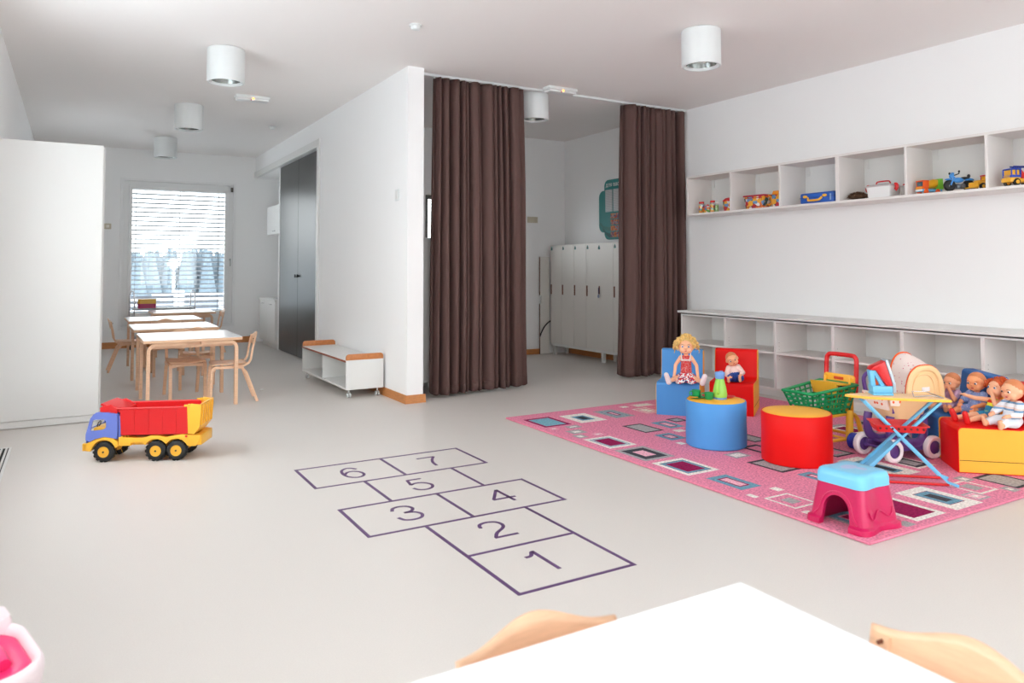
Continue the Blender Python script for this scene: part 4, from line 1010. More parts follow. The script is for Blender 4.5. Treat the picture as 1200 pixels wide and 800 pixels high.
for s in (-1, 1):
    b.prism([(.100, .158), (.095, .300), (.085, .316), (.487, .320), (.512, .158)], *sorted((s * .104, s * .112)), 'y')
    b.tube([(.07, s * .110, .314), (.487, s * .110, .318)], .0065, 8)
    for x in (.17, .25, .33, .41): b.box(x, x + .004, *sorted((s * .111, s * .1145)), .165, .30)
    b.prism([(.070, .285), (-.025, .297), (-.025, .320), (-.01, .331), (.04, .336), (.075, .312)], *sorted((s * .100, s * .112)), 'y', bevel=.001)
b.box(.095, .512, -.106, .106, .157, .165)                           # floor
b.prism([(.095, .158), (.103, .158), (.095, .300), (.070, .316), (-.020, .345), (-.025, .335), (.064, .300), (.087, .290)], -.106, .106, 'y')
b.tube([(.07, -.108, .314), (.035, -.108, .334), (-.022, -.106, .318), (-.025, .106, .318), (.035, .108, .334), (.07, .108, .314)], .006, 8)
part('tipper', b, tr, TR, ang=40)
b = MB()
b.prism([(.485, .158), (.515, .158), (.545, .200), (.555, .332), (.500, .338), (.478, .318)], .1125, .1185, 'y', bevel=.001).prism([(.485, .158), (.515, .158), (.545, .200), (.555, .332), (.500, .338), (.478, .318)], -.1185, -.1125, 'y', bevel=.001)
b.prism([(.512, .156), (.520, .156), (.552, .200), (.561, .335), (.553, .335), (.545, .202)], -.1185, .1185, 'y')
for y in (-.09, -.045, 0, .045, .09): b.prism([(.545, .205), (.561, .205), (.569, .325), (.556, .325)], y - .008, y + .008, 'y', bevel=.001)
for s in (-1, 1): b.cyl((.487, s * .105, .326), (.487, s * .122, .326), .010, n=14).box(.46, .487, *sorted((s * .108, s * .120)), .320, .332, .003)
part('tailgate', b, ty, TR, ang=35)
part('hinge', MB().cyl((.475, -.118, .145), (.475, .118, .145), .007, n=12), tr, TR)
# ------------------------------------------------------------------ pink toy at the lower left
pk = mat('pale pink plastic', (240, 226, 231), .35); hp = mat('hot pink plastic', (238, 52, 120), .35)
t = thing('toy_basin_stand', 'pale pink rounded toy stand with a hot pink shaped seat in it', 'toy', (-.175, 1.90, 0), .25)
oo = rrect(.125, .155, .085, 8)
def sc_(p, k): return [(x * k, y * k) for x, y in p]
b = MB(); loft(b, [(sc_(oo, .80), .03), (sc_(oo, .90), .26), (sc_(oo, .97), .30), (sc_(oo, 1.0), .335), (sc_(oo, .99), .35), (sc_(oo, .95), .356), (sc_(oo, .87), .352), (sc_(oo, .84), .338), (sc_(oo, .82), .322)])
part('basin', b, pk, t, ang=60)
b = MB(); loft(b, [(sc_(oo, .85), .318), (sc_(oo, .835), .338), (sc_(oo, .79), .342), (sc_(oo, .60), .334), (sc_(oo, .50), .328)]); b.tube([(-.07, .06, .338), (-.03, .02, .346), (.0, -.05, .343), (-.02, -.1, .336)], .014, 10, sub=5); b.tube([(.02, .09, .34), (.055, .03, .345), (.06, -.05, .34)], .012, 10, sub=5)
part('insert', b, hp, t, ang=60)
b = MB(); loft(b, [([(x * .8, y * .35 + .15) for x, y in oo], .30), ([(x * .85, y * .38 + .15) for x, y in oo], .36), ([(x * .82, y * .36 + .15) for x, y in oo], .372)])
part('backrest', b, pk, t, ang=60)
for sx in (-1, 1):
    for sy in (-1, 1): part('foot', MB().cap((sx * .10, sy * .13, .028), .027, (sx * .085, sy * .11, .10), .02, 12), hp, t)
# ------------------------------------------------------------------ shopping cart
gcart = mat('green cart plastic', (18, 150, 88), .35)
bw = mat('blue wheel plastic', (38, 60, 190), .35)
t = thing('toy_shopping_cart', 'toy shopping cart with green basket, red handle and yellow frame', 'shopping cart', (4.16, 3.165, RZ), 0)
def lerp3(a, c, k): return Vector(a).lerp(Vector(c), k)
top = [(-.195, .112, .350), (-.195, -.108, .350), (.200, -.138, .382), (.205, .142, .382)]
bot = [(-.140, .075, .215), (-.140, -.075, .215), (.165, -.10, .205), (.165, .10, .205)]
b = MB()
b.tube(top, .0105, 8, closed=True, flat=(1, 1.3)); b.tube(bot, .007, 8, closed=True)
for s in range(4):
    a0, a1, c0, c1 = top[s], top[(s + 1) % 4], bot[s], bot[(s + 1) % 4]
    n = 5 if s in (0, 2) else 7
    for k in range(n + 1):
        b.tube([lerp3(a0, a1, k / n), lerp3(c0, c1, k / n)], .0058, 6, flat=(1.2, .7))
    for k in range(1, 5):
        b.tube([lerp3(a0, c0, k / 5), lerp3(a1, c1, k / 5)], .0052, 6, flat=(1.2, .7))
for k in range(1, 8): b.tube([lerp3(bot[1], bot[2], k / 8), lerp3(bot[0], bot[3], k / 8)], .0035, 6)
for k in range(1, 5): b.tube([lerp3(bot[1], bot[0], k / 5), lerp3(bot[2], bot[3], k / 5)], .0035, 6)
part('basket', b, gcart, t, ang=50)
hx = .235
b = MB(); b.tube([(hx - .01, -.112, .30), (hx, -.112, .42), (hx + .008, -.110, .525), (hx + .010, -.098, .553), (hx + .010, -.07, .562), (hx + .010, .07, .562), (hx + .010, .098, .553), (hx + .008, .110, .525), (hx, .112, .42), (hx - .01, .112, .30)], .0145, 12, sub=5)
for s in (-1, 1):
    for z in (.47, .485, .50): b.lathe([(.0142, -.003), (.0165, 0), (.0142, .003)], (hx + .004, s * .111, z), 14)
part('handle', b, tr, t)
b = MB()
b.prism([(-.115, .30), (.115, .30), (.115, .425), (.10, .438), (-.10, .438), (-.115, .425)], .212, .226, 'x', bevel=.003)
b.box(.19, .215, -.10, -.085, .31, .42, .003); b.box(.19, .215, .085, .10, .31, .42, .003)
b.prism([(.06, .395), (.20, .385), (.20, .375), (.06, .385)], -.095, .095, 'y'); b.prism([(.045, .402), (.065, .395), (.085, .32), (.076, .318)], -.095, .095, 'y', bevel=.001)
for y in (-.08, -.04, 0, .04, .08): b.box(.185, .195, y - .012, y + .012, .22, .34, .002)
part('child_seat', b, ty, t, ang=40)
part('badge', MB().box(.2095, .2115, -.035, .035, .402, .420, .003).box(.2095, .2112, -.055, .055, .355, .372, .001), mat('red badge', (206, 70, 30), .5), t)
b = MB()
for s in (-1, 1):
    b.tube([(.17, s * .105, .21), (.15, s * .12, .195), (.10, s * .15, .05)], .014, 8, flat=(1, 1.6)); b.tube([(.17, s * .10, .205), (.22, s * .12, .17), (.25, s * .135, .05)], .014, 8, sub=3, flat=(1, 1.4))
    b.tube([(-.12, s * .07, .21), (-.16, s * .11, .05)], .014, 8, flat=(1, 1.6)); b.tube([(.25, s * .135, .055), (.10, s * .15, .055), (-.16, s * .11, .055)], .011, 8)
    b.box(-.13, .20, *sorted((s * .05, s * .11)), .188, .204, .003)
b.cyl((.10, -.15, .052), (.10, .15, .052), .007, n=10); b.cyl((-.16, -.12, .052), (-.16, .12, .052), .007, n=10); b.tube([(.25, -.135, .05), (.25, .135, .05)], .010, 8)
b.box(.20, .222, -.10, .10, .20, .32, .003)
part('frame', b, ty, t, ang=50)
def rib_wheel(x, y, z, r, w, m, parent):
    prof = [(0, -w / 2), (r * .55, -w / 2), (r * .9, -w / 2 + .002)] + [(r * (1 if k % 2 else .95), -w / 2 + .004 + (w - .008) * k / 8) for k in range(9)] + [(r * .9, w / 2 - .002), (r * .55, w / 2), (0, w / 2)]
    b = MB().lathe(prof, (x, y, z), 28, Matrix.Rotation(PI / 2, 4, 'X')); part('wheel', b, m, parent)
for x, y in ((.10, -.185), (.10, .185), (-.16, -.14), (-.16, .14)): rib_wheel(x, y, .0495, .049, .052, bw, t)
# ------------------------------------------------------------------ doll pram
pur = mat('purple pram plastic', (92, 62, 132), .38); cream = mat('cream pram shell', (248, 212, 158), .4); whitep = mat('white tyre', (244, 238, 240), .4); ora = mat('orange piping', (240, 96, 30), .6)
hoodm = spots_mat('printed canopy cloth', (250, 232, 226), (216, 90, 130), 34, .16, .8)
t = thing('doll_pram', 'purple doll pram with white wheels and cream hooded seat', 'doll pram', (4.31, 2.73, RZ), math.atan2(-.185, .983))
for x in (-.15, .16):
    for s in (-1, 1):
        M = Matrix.Rotation(PI / 2, 4, 'X'); r = .068; y = s * .112
        w_ = part('wheel', MB().lathe([(r * .58, -.014), (r * .80, -.019), (r * .97, -.013), (r, -.004), (r, .004), (r * .97, .013), (r * .80, .019), (r * .58, .014)], (x, y, r), 36, M), whitep, t)
        mesh_obj('hub', MB().lathe([(0, -.012), (r * .5, -.011), (r * .60, -.007), (r * .60, .007), (r * .5, .011), (0, .012)], (x, y, r), 28, M), pur, None).parent = w_
b = MB()
for s in (-1, 1):
    y = s * .082
    b.tube([(-.135, y, .262), (-.145, y, .20), (-.13, y, .135), (-.07, y, .098), (0, y, .094), (.08, y, .098), (.115, y, .13), (.125, y, .20), (.12, y, .262)], .021, 10, sub=4, flat=(1, 1.3))
    b.prism([(-.16, .055), (.17, .050), (.185, .085), (.15, .12), (.05, .105), (-.10, .105), (-.15, .10)], *sorted((s * .070, s * .094)), 'y', bevel=.004)
b.box(-.12, .13, -.085, .085, .088, .100, .004); b.box(-.10, .11, -.075, -.065, .10, .118, .002); b.box(-.10, .11, .065, .075, .10, .118, .002)
b.cyl((-.15, -.112, .068), (-.15, .112, .068), .008, n=10); b.cyl((.16, -.112, .068), (.16, .112, .068), .008, n=10)
part('frame', b, pur, t, ang=50)
part('handle', MB().tube([(-.06, .115, .26), (-.11, .115, .36), (-.135, .112, .45), (-.130, .095, .49), (-.12, .05, .505), (-.13, -.06, .52), (-.15, -.105, .505), (-.155, -.100, .43), (-.13, -.085, .37), (-.10, -.07, .28)], .0125, 10, sub=5), pur, t)
b = MB()
def bx_(x0, x1, y0, y1, r, n=6): return [(px + (x0 + x1) / 2, py + (y0 + y1) / 2) for px, py in rrect((x1 - x0) / 2, (y1 - y0) / 2, r, n)]
loft(b, [(bx_(-.09, .12, -.07, .07, .05), .225), (bx_(-.12, .15, -.09, .09, .06), .26), (bx_(-.17, .20, -.105, .11, .07), .36), (bx_(-.175, .235, -.115, .12, .07), .385), (bx_(-.165, .225, -.105, .11, .066), .385), (bx_(-.11, .14, -.08, .08, .05), .25)])
part('tub', b, cream, t, ang=50)
part('lining', MB().box(-.10, .12, -.075, .075, .262, .285, .01).prism([(-.155, .30), (-.145, .30), (-.165, .395), (-.175, .395)], -.09, .09, 'y', bevel=.002), spots_mat('printed lining', (252, 236, 220), (236, 96, 40), 30, .25, .8), t)
part('tub_print', MB().prism([(-.155, .33), (-.09, .325), (-.07, .37), (-.165, .375)], -.1085, -.1035, 'y').ball((-.13, -.1085, .35), (.012, .002, .012), 10, 6), spots_mat('printed lining', (252, 236, 220), (236, 96, 40), 30, .25, .8), t)
def arch(cx, y, hw_, z0, z1, n=18, p=2.6):
    out = []
    for k in range(n + 1):
        a = PI * k / n; c = math.cos(a); s = math.sin(a)
        out.append((cx + hw_ * math.copysign(abs(c) ** (2 / p), c), y, z0 + (z1 - z0) * abs(s) ** (2 / p)))
    return out
A0 = arch(.11, -.115, .138, .36, .540); A1 = arch(.20, .125, .115, .36, .600)
b = MB(); n = len(A0)
b.prism([(p[0], p[2]) for p in A0], -.108, -.100, 'y')
part('hood_panel', b, cream, t, ang=50)
b = MB(); b.tube(arch(.11, -.112, .134, .355, .537), .011, 8, flat=(1, 1.6)); b.tube(arch(.10, -.110, .088, .37, .500), .0035, 6)
part('hood_rim', b, cream, t)
b = MB(); b.grid(lambda u, v: tuple(lerp3(lerp3(A0[int(round(u * (n - 1)))], A1[int(round(u * (n - 1)))], v), (.15, 0, .45), -.05 * math.sin(PI * v))), n - 1, 8)
o = part('canopy', b, hoodm, t, ang=180); sl = o.modifiers.new('thickness', 'SOLIDIFY'); sl.thickness = .003; sl.offset = 0
part('piping', MB().tube(A1, .008, 8), ora, t); part('piping', MB().tube([tuple(lerp3(a, c, .06)) for a, c in zip(arch(.11, -.115, .144, .36, .547), A1)], .009, 8), ora, t)
part('care_label', MB().box(.085, .145, -.1125, -.109, .40, .425, .0005, 1), mat('white label', (240, 240, 240), .6), t)
# ------------------------------------------------------------------ ironing board, iron
tblue = mat('light blue toy plastic', (112, 192, 232), .35); tyl = mat('board yellow', (248, 196, 70), .4)
tc_ = Vector((3.835, 2.425)); av = Vector((.74, -.68)).normalized(); ia = math.atan2(av.y, av.x)
t = thing('toy_ironing_board', 'toy ironing board with yellow top, red tray and light blue crossed legs', 'ironing board', (tc_.x, tc_.y, RZ), ia)
zt_ = .448
outl = [(-.262, .0), (-.235, -.030), (-.18, -.058), (-.10, -.078), (0, -.088), (.14, -.092), (.235, -.092), (.242, -.085), (.242, .085), (.235, .092), (.14, .092), (0, .088), (-.10, .078), (-.18, .058), (-.235, .030)]
part('board', MB().prism(outl, zt_ - .012, zt_, 'z', bevel=.002), tyl, t, ang=40)
part('cover', MB().prism([(x * .93, y * .86) for x, y in outl], zt_ + .0002, zt_ + .002, 'z'), mat('peach board cover', (248, 206, 158), .6), t, smooth=False)
part('iron_rest', MB().tube([(.07, -.05, zt_ + .006), (.09, .045, zt_ + .020), (.16, .045, zt_ + .020), (.215, -.05, zt_ + .004)], .0028, 8).tube([(.075, -.05, zt_ + .006), (.15, -.055, zt_ + .015), (.215, -.05, zt_ + .004)], .0028, 8), steel, t)
for s, x0, x1, off in ((1, -.18, .235, .070), (-1, .20, -.235, .050)):
    for k in (-1, 1):
        b = MB().band([(x0, k * off, zt_ - .018), (x1 * .92, k * off * 1.1, .022), (x1 + (.03 if s > 0 else -.03), k * off * 1.1, .006)], .020, .012, (0, 1, 0))
        part('leg', b, tblue, t, ang=60)
part('leg_web', MB().prism([(-.20, .02), (-.185, .02), (-.02, .20), (-.035, .20)], -.050, .050, 'y'), tblue, t, smooth=False)
part('foot_bar', MB().box(-.23, .225, -.075, -.060, .002, .014, .003).box(-.23, .225, .060, .075, .002, .014, .003), tr, t)
b = MB()
loft(b, [(rrect(.115, .075, .012), .268), (rrect(.128, .084, .012), .305), (rrect(.135, .092, .012), .307), (rrect(.135, .092, .012), .302), (rrect(.123, .080, .012), .300), (rrect(.110, .070, .012), .272)])
part('tray', b, tr, t, ang=40)
b = MB()
for k in range(8): b.cyl((-.105 + k * .03, -.0835 - .0, .288), (-.105 + k * .03, -.0805, .288), .006, n=10)
part('tray_holes', b, mat('tray holes', (90, 12, 16), .6), t)
t = thing('toy_iron', 'toy iron in light blue and red standing upright on the yellow board', 'iron', (3.795, 2.49, RZ + zt_ + .0022), ia + .1)
sole = [(0, -.045), (.03, -.045), (.06, -.035), (.10, -.018), (.142, 0), (.10, .018), (.06, .035), (.03, .045), (0, .045)]
k_ = 1.0
t.scale = (1.1, 1.1, 1.14)
part('soleplate', MB().prism([(.046, .012), (.060, .012), (.060, .050), (.024, .168), (.012, .164), (.046, .050)], -.036, .036, 'y', bevel=.003), mat('silver soleplate', (178, 192, 204), .3, metal=.3), t, ang=40)
part('body', MB().prism([(.020, .044), (.0455, .044), (.0455, .052), (.012, .160), (-.048, .132), (-.056, .118), (-.030, .116), (-.006, .080)], -.033, .033, 'y', bevel=.005), tr, t, ang=40)
b = MB(); b.prism([(-.046, .0105), (.0455, .0105), (.0455, .0435), (-.050, .044)], -.034, .034, 'y', bevel=.005)
b.prism([(-.050, .040), (-.028, .040), (-.036, .118), (-.060, .116)], -.020, .020, 'y', bevel=.005); b.prism([(-.006, .040), (.018, .040), (-.028, .116), (-.046, .116)], -.020, .020, 'y', bevel=.005)
part('handle', b, tblue, t, ang=40)
part('heel', MB().box(-.048, .048, -.036, .036, 0, .010, .003), tblue, t)
part('button', MB().box(-.027, -.012, -.008, .008, .045, .095, .003), ora, t)

# ------------------------------------------------------------------ dolls
def Rm(roll=0, pitch=0, yaw=0): return Matrix.Rotation(yaw, 4, 'Z') @ Matrix.Rotation(pitch, 4, 'Y') @ Matrix.Rotation(roll, 4, 'X')
eye_w = mat('doll eye white', (245, 245, 245), .25); 
def V3(*a): return Vector(a)
def doll(label, loc, rz, skin, s=1.0, lean=(0, 0, 0), head=(0, 0, 0), arms=None, legs=None, shirt=None, pants=None, sleeve=.5, cover_leg=.6, hair=None, iris=(40, 50, 60), name='baby_doll', slim=1.0, shoes=None, straps=False, headk=1.0, torso=.13, hat=None, skirt=None, bow=None):
    """sits at loc facing local +x; joints in local metres before scale"""
    t = thing(name, label, 'doll', loc, rz, 'dolls on the foam seats')
    U = Matrix.Translation((0, 0, .03)) @ Rm(*lean) @ Matrix.Translation((0, 0, -.03))
    S = Matrix.Scale(s, 4)
    sh = torso - .015
    arms = arms or [(.035, .062, sh - .045, .075, .045, .06), (.035, -.062, sh - .045, .075, -.045, .06)]
    legs = legs or [(.075, .045, .035, .135, .055, .022), (.075, -.045, .035, .135, -.055, .022)]
    hc = V3(.004, 0, torso + .050 * headk)
    HM = U @ Matrix.Translation(hc) @ Rm(*head)
    def u(p): return U @ Vector(p)
    b = MB()
    b.ball(u((0, 0, .032)), (.038 * slim, .042 * slim, .032), 16, 10); b.cap(u((0, 0, .035)), .036 * slim, u((-.002, 0, torso - .03)), .031 * slim, 16)
    b.ball(u((-.002, 0, torso - .025)), (.026 * slim, .040 * slim, .022), 16, 10)
    b.cap(u((0, 0, torso - .02)), .014, tuple(HM @ Vector((-.008, 0, -.03))), .014)
    k = headk
    b.ball(HM @ Vector((-.003, 0, .004)), (.050 * k, .046 * k, .050 * k), 24, 16, M=(U @ Rm(*head)).to_3x3().to_4x4())
    for sy in (-1, 1):
        b.ball(HM @ Vector((.022 * k, sy * .018 * k, -.018 * k)), .022 * k, 14, 9)
        b.ball(HM @ Vector((-.004, sy * .046 * k, -.004)), (.010 * k, .006 * k, .013 * k), 10, 7, M=(U @ Rm(*head)).to_3x3().to_4x4())
    b.ball(HM @ Vector((.030 * k, 0, -.028 * k)), .014 * k, 12, 8); b.ball(HM @ Vector((.0475 * k, 0, -.006 * k)), .0068 * k, 10, 7)
    b.ball(HM @ Vector((.034 * k, 0, .016 * k)), (.016 * k, .030 * k, .018 * k), 12, 8)
    for i, (ex, ey, ez, wx, wy, wz) in enumerate(arms):
        sy = 1 if i == 0 else -1
        s0 = u((0, sy * .036 * slim, sh)); e = u((ex, ey, ez)); w = u((wx, wy, wz)); d = (w - e).normalized()
        b.cap(s0, .0155 * slim, e, .0135 * slim); b.cap(e, .0135 * slim, w, .0095)
        pl = w + d * .012; b.ball(pl, .0105, 12, 8)
        side = d.cross(Vector((0, 0, 1))); side = side.normalized() if side.length > .1 else Vector((0, 1, 0)); dn = side.cross(d).normalized()
        for q, (o_, L) in enumerate(((-.0085, .014), (-.003, .018), (.003, .018), (.0085, .014))):
            a = pl + side * o_ + d * .004; m_ = a + d * L * .6; b.cap(a, .0034, m_, .0032, 8); b.cap(m_, .0032, m_ + d * L * .35 + dn * -.005, .0028, 8)
        b.cap(pl + side * (.008 * sy), .004, pl + side * (.017 * sy) + d * .006, .0034, 8)
    for i, (kx_, ky, kz, ax, ay, az) in enumerate(legs):
        sy = 1 if i == 0 else -1
        h0 = V3(.012, sy * .022, .030); kn = V3(kx_, ky, kz); an = V3(ax, ay, az); d = (an - kn).normalized()
        b.cap(h0, .026 * slim, kn, .019 * slim); b.cap(kn, .019 * slim, an, .0125 * slim)
        upf = Vector((d.x * .25, d.y * .5, 1)).normalized()
        b.cap(an - upf * .004, .0125, an + upf * .026 + d * .004, .0095)
        side = d.cross(upf).normalized()
        for q in range(5): b.ball(an + upf * (.036 - abs(q - (1 if sy > 0 else 3)) * .0025) + side * (q - 2) * .0048 + d * .003, .0038, 8, 6)
    skm = mat('doll skin %d %d %d' % skin, skin, .45, sss=0.0)
    blob('body', b, skm, t, .0032 * s, 3, S)
    # face
    b = MB(); b2 = MB(); b3 = MB()
    for sy in (-1, 1):
        p = HM @ Vector((.0405 * k, sy * 0.0185 * k, .0035 * k)); b.ball(p, .0070 * k, 12, 8); b2.ball(HM @ Vector((.0445 * k, sy * .0185 * k, .0032 * k)), (.0050 * k), 10, 8)
        b3.tube([HM @ Vector((.0475 * k, sy * .010 * k, .014 * k)), HM @ Vector((.0455 * k, sy * .020 * k, .0165 * k)), HM @ Vector((.040 * k, sy * .028 * k, .013 * k))], .0011, 6)
    part('eye_whites', b.xf(S), eye_w, t); part('irises', b2.xf(S), mat('iris %d %d %d' % iris, iris, .15), t); part('eyebrows', b3.xf(S), mat('doll brow', (120, 76, 50), .6), t)
    part('mouth', MB().ball(HM @ Vector((.0425 * k, 0, -.0235 * k)), (.0035 * k, .0075 * k, .0035 * k), 10, 7, M=(U @ Rm(*head)).to_3x3().to_4x4()).xf(S), mat('doll lips', (206, 84, 84), .4), t)
    # clothes
    if shirt:
        b = MB(); g = .004
        b.cap(u((0, 0, .045)), .037 * slim + g, u((-.002, 0, torso - .035)), .032 * slim + g, 16); b.ball(u((-.002, 0, torso - .028)), (.029 * slim + g, .041 * slim + g, .022 + g), 16, 10)
        if sleeve > 0:
            for i, (ex, ey, ez, wx, wy, wz) in enumerate(arms):
                sy = 1 if i == 0 else -1; s0 = u((0, sy * .036 * slim, sh)); e = u((ex, ey, ez)); w = u((wx, wy, wz))
                if sleeve <= 1: b.cap(s0, .018 * slim + g, s0.lerp(e, sleeve), .0165 + g)
                else: b.cap(s0, .018 * slim + g, e, .0155 + g); b.cap(e, .0155 + g, e.lerp(w, sleeve - 1), .012 + g)
        blob('shirt', b, shirt, t, .0032 * s, 3, S)
    if pants:
        b = MB(); g = .004
        b.ball(u((0, 0, .034)), (.041 * slim + g, .045 * slim + g, .034), 16, 10); b.cap(V3(0, 0, .034), .038 * slim, u((0, 0, .06)), .038 * slim + g)
        for i, (kx_, ky, kz, ax, ay, az) in enumerate(legs):
            sy = 1 if i == 0 else -1; h0 = V3(.012, sy * .022, .030); kn = V3(kx_, ky, kz); an = V3(ax, ay, az)
            if cover_leg <= 1: b.cap(h0, .027 * slim + g, h0.lerp(kn, cover_leg), .022 * slim + g)
            else: b.cap(h0, .027 * slim + g, kn, .0205 * slim + g); b.cap(kn, .0205 * slim + g, kn.lerp(an, cover_leg - 1), .0155 * slim + g)
        blob('trousers', b, pants, t, .0032 * s, 3, S)
    if skirt:
        b = MB(); n = 48
        b.lathe([(.036, .062), (.050, .050), (.078, .028), (.092, .012), (.088, .010), (.070, .022), (.04, .045)], (.022, 0, 0), n)
        for v in b.bm.verts:
            r = math.hypot(v.co.x - .022, v.co.y); a = math.atan2(v.co.y, v.co.x - .022); f = max(0, (r - .045) / .045)
            v.co.x += math.cos(a) * .008 * f * math.sin(a * 9); v.co.y += math.sin(a) * .008 * f * math.sin(a * 9); v.co.z += .006 * f * math.cos(a * 7)
            if v.co.x < -.05: v.co.x = -.05 + (v.co.x + .05) * .2
            v.co.z = max(v.co.z, .004)
        part('skirt', b.xf(S), skirt, t, ang=180)
    if straps:
        b = MB()
        for sy in (-1, 1): b.tube([u((.036, sy * .022, torso - .035)), u((.028, sy * .026, torso - .008)), u((0, sy * .027, torso + .001)), u((-.03, sy * .026, torso - .02))], .0075, 8, sub=4, flat=(.5, 1.4))
        part('ruffle_straps', b.xf(S), mat('white frill', (245, 243, 240), .8), t)
        b = MB(); b.tube([u((.037 * slim * math.cos(a) , .043 * slim * math.sin(a), torso - .030)) for a in [2 * PI * q / 16 for q in range(16)]], .004, 6, closed=True); part('neck_frill', b.xf(S), mat('white frill', (245, 243, 240), .8), t)
    if shoes:
        for i, (kx_, ky, kz, ax, ay, az) in enumerate(legs):
            b = MB()
            an = V3(ax, ay, az); d = (an - V3(kx_, ky, kz)).normalized(); upf = Vector((d.x * .25, d.y * .5, 1)).normalized()
            b.cap(an - upf * .006, .017, an + upf * .040 + d * .004, .0145, 14)
            blob('shoe', b, shoes, t, .003 * s, 3, S)
    if hair == 'painted':
        b = MB(); b.ball(HM @ Vector((-.0068, 0, .0085)), (.0495 * k, .0460 * k, .0488 * k), 24, 16, M=(U @ Rm(*head)).to_3x3().to_4x4())
        part('painted_hair', b.xf(S), mat('painted doll hair %d' % skin[0], tuple(int(c * f) for c, f in zip(skin, (.86, .74, .62))), .5), t)
    elif hair:
        hm, style = hair; r3 = random.Random(5); b = MB()
        b.ball(HM @ Vector((-.012, 0, .012)), (.052 * k, .054 * k, .052 * k), 20, 12, M=(U @ Rm(*head)).to_3x3().to_4x4())
        part('hair_cap', b.xf(S), hm, t)
        b = MB(); cnt = 120 if style == 'curly' else 70
        for i in range(cnt):
            th_ = r3.uniform(-2.55, 2.55) + PI; ph = r3.uniform(.05, 1.35)
            if abs(((th_ + PI) % (2 * PI)) - PI) < .75: ph = r3.uniform(.05, .62)
            p = Vector((-.010 + .055 * k * math.sin(ph) * math.cos(th_), .057 * k * math.sin(ph) * math.sin(th_), .012 + .054 * k * math.cos(ph)))
            out = Vector((p.x + .01, p.y, max(.0, p.z - .012) * .6)).normalized(); L = r3.uniform(.03, .075) if style == 'curly' else r3.uniform(.012, .03)
            pts = []; ph0 = r3.uniform(0, 6)
            for q in range(6):
                f = q / 5; wv = (.008 if style == 'curly' else .004) * math.sin(ph0 + f * 7)
                pts.append(HM @ (p + out * (.020 * math.sin(f * 2.2)) * (1 if style == 'curly' else .5) + Vector((wv * .6 - .01 * f, wv, -L * f * (1 if ph > .35 else .5)))))
            b.tube(pts, [.0062, .0062, .006, .0052, .004, .002] if style == 'curly' else [.005, .005, .0045, .004, .003, .002], 5, flat=(1, .7))
        part('hair', b.xf(S), hm, t)
        if style == 'bunches':
            b = MB()
            for sy in (-1, 1):
                for q in range(14): b.ball(HM @ Vector((-.005 + r3.uniform(-.014, .014), sy * (.060 + r3.uniform(0, .020)), .020 + r3.uniform(-.018, .022))), r3.uniform(.008, .012), 8, 6)
            part('bunches', b.xf(S), hm, t)
    return t
SK = (246, 186, 148); SK2 = (248, 178, 136); SK3 = (244, 176, 134)
sz = RZ + .2505
floral = spots_mat('red print with white dots', (214, 40, 40), (245, 240, 238), 190, .30, .7)
skirtm = spots_mat('red white and blue floral cloth', (0, 0, 0), (0, 0, 0), 85, colors=[(240, 236, 236), (208, 44, 52), (240, 236, 236), (60, 70, 130), (214, 60, 66)], rough=.8)
doll('blonde curly haired doll in a red and white dress on the blue seat', (4.112, 4.315, sz), math.atan2(-.70, -.715), SK, s=1.28, name='blonde_doll', slim=.82, headk=.98, torso=.168,
     legs=[(.070, .062, .030, .128, .098, .024), (.070, -.062, .030, .128, -.098, .024)], arms=[(.004, .062, .105, .030, .068, .052), (.004, -.062, .105, .030, -.068, .052)],
     shirt=floral, sleeve=0, skirt=skirtm, straps=True, shoes=mat('white doll shoes', (240, 226, 224), .5), hair=(mat('blonde doll hair', (226, 186, 112), .5, noise_scale=60, noise_amt=.25), 'curly'), iris=(70, 110, 170))
fleece = mat('pale pink knit', (246, 212, 204), .9, bump=.6, bump_scale=300); denim = mat('dark blue doll jeans', (38, 72, 150), .8, noise_scale=120, noise_amt=.2)
doll('baby doll in pale pink top and blue trousers on the red seat', (4.465, 4.145, sz), math.atan2(-.72, -.70), SK3, s=.98, lean=(.16, .0, 0), head=(.22, .22, .10), shirt=fleece, sleeve=1.75, pants=denim, cover_leg=1.7, hair='painted',
     legs=[(.070, .040, .040, .112, .030, .030), (.070, -.045, .045, .100, -.055, .020)])
lilac = spots_mat('lilac print', (206, 170, 200), (170, 110, 160), 120, .22, .85)
doll('baby doll in lilac dress, hand at its mouth, on the deep blue seat', (4.735, 2.63, sz), math.radians(172), SK2, s=.98, lean=(0, -.04, 0), head=(0, .25, -.05), shirt=lilac, sleeve=.55, pants=lilac, cover_leg=.9, hair='painted',
     arms=[(.050, .050, .075, .052, .012, .145), (.05, -.052, .07, .058, -.012, .140)], iris=(30, 30, 34))
romper = spots_mat('blue romper cloth', (140, 164, 216), (225, 232, 245), 110, .18, .85)
doll('baby doll in a light blue romper sitting on the deep blue seat', (4.695, 2.465, sz), math.radians(176), (248, 168, 118), s=1.09, lean=(0, -.05, 0), head=(0, .16, .05), shirt=romper, sleeve=.7, pants=romper, cover_leg=.75, hair='painted',
     legs=[(.075, .040, .034, .140, .060, .020), (.075, -.05, .034, .128, -.06, .020)], iris=(40, 90, 120))
yel = stripe_mat('yellow and red striped top', [(232, 232, 60), (232, 232, 60), (220, 50, 36), (226, 226, 70), (60, 150, 120)], 13, 2)
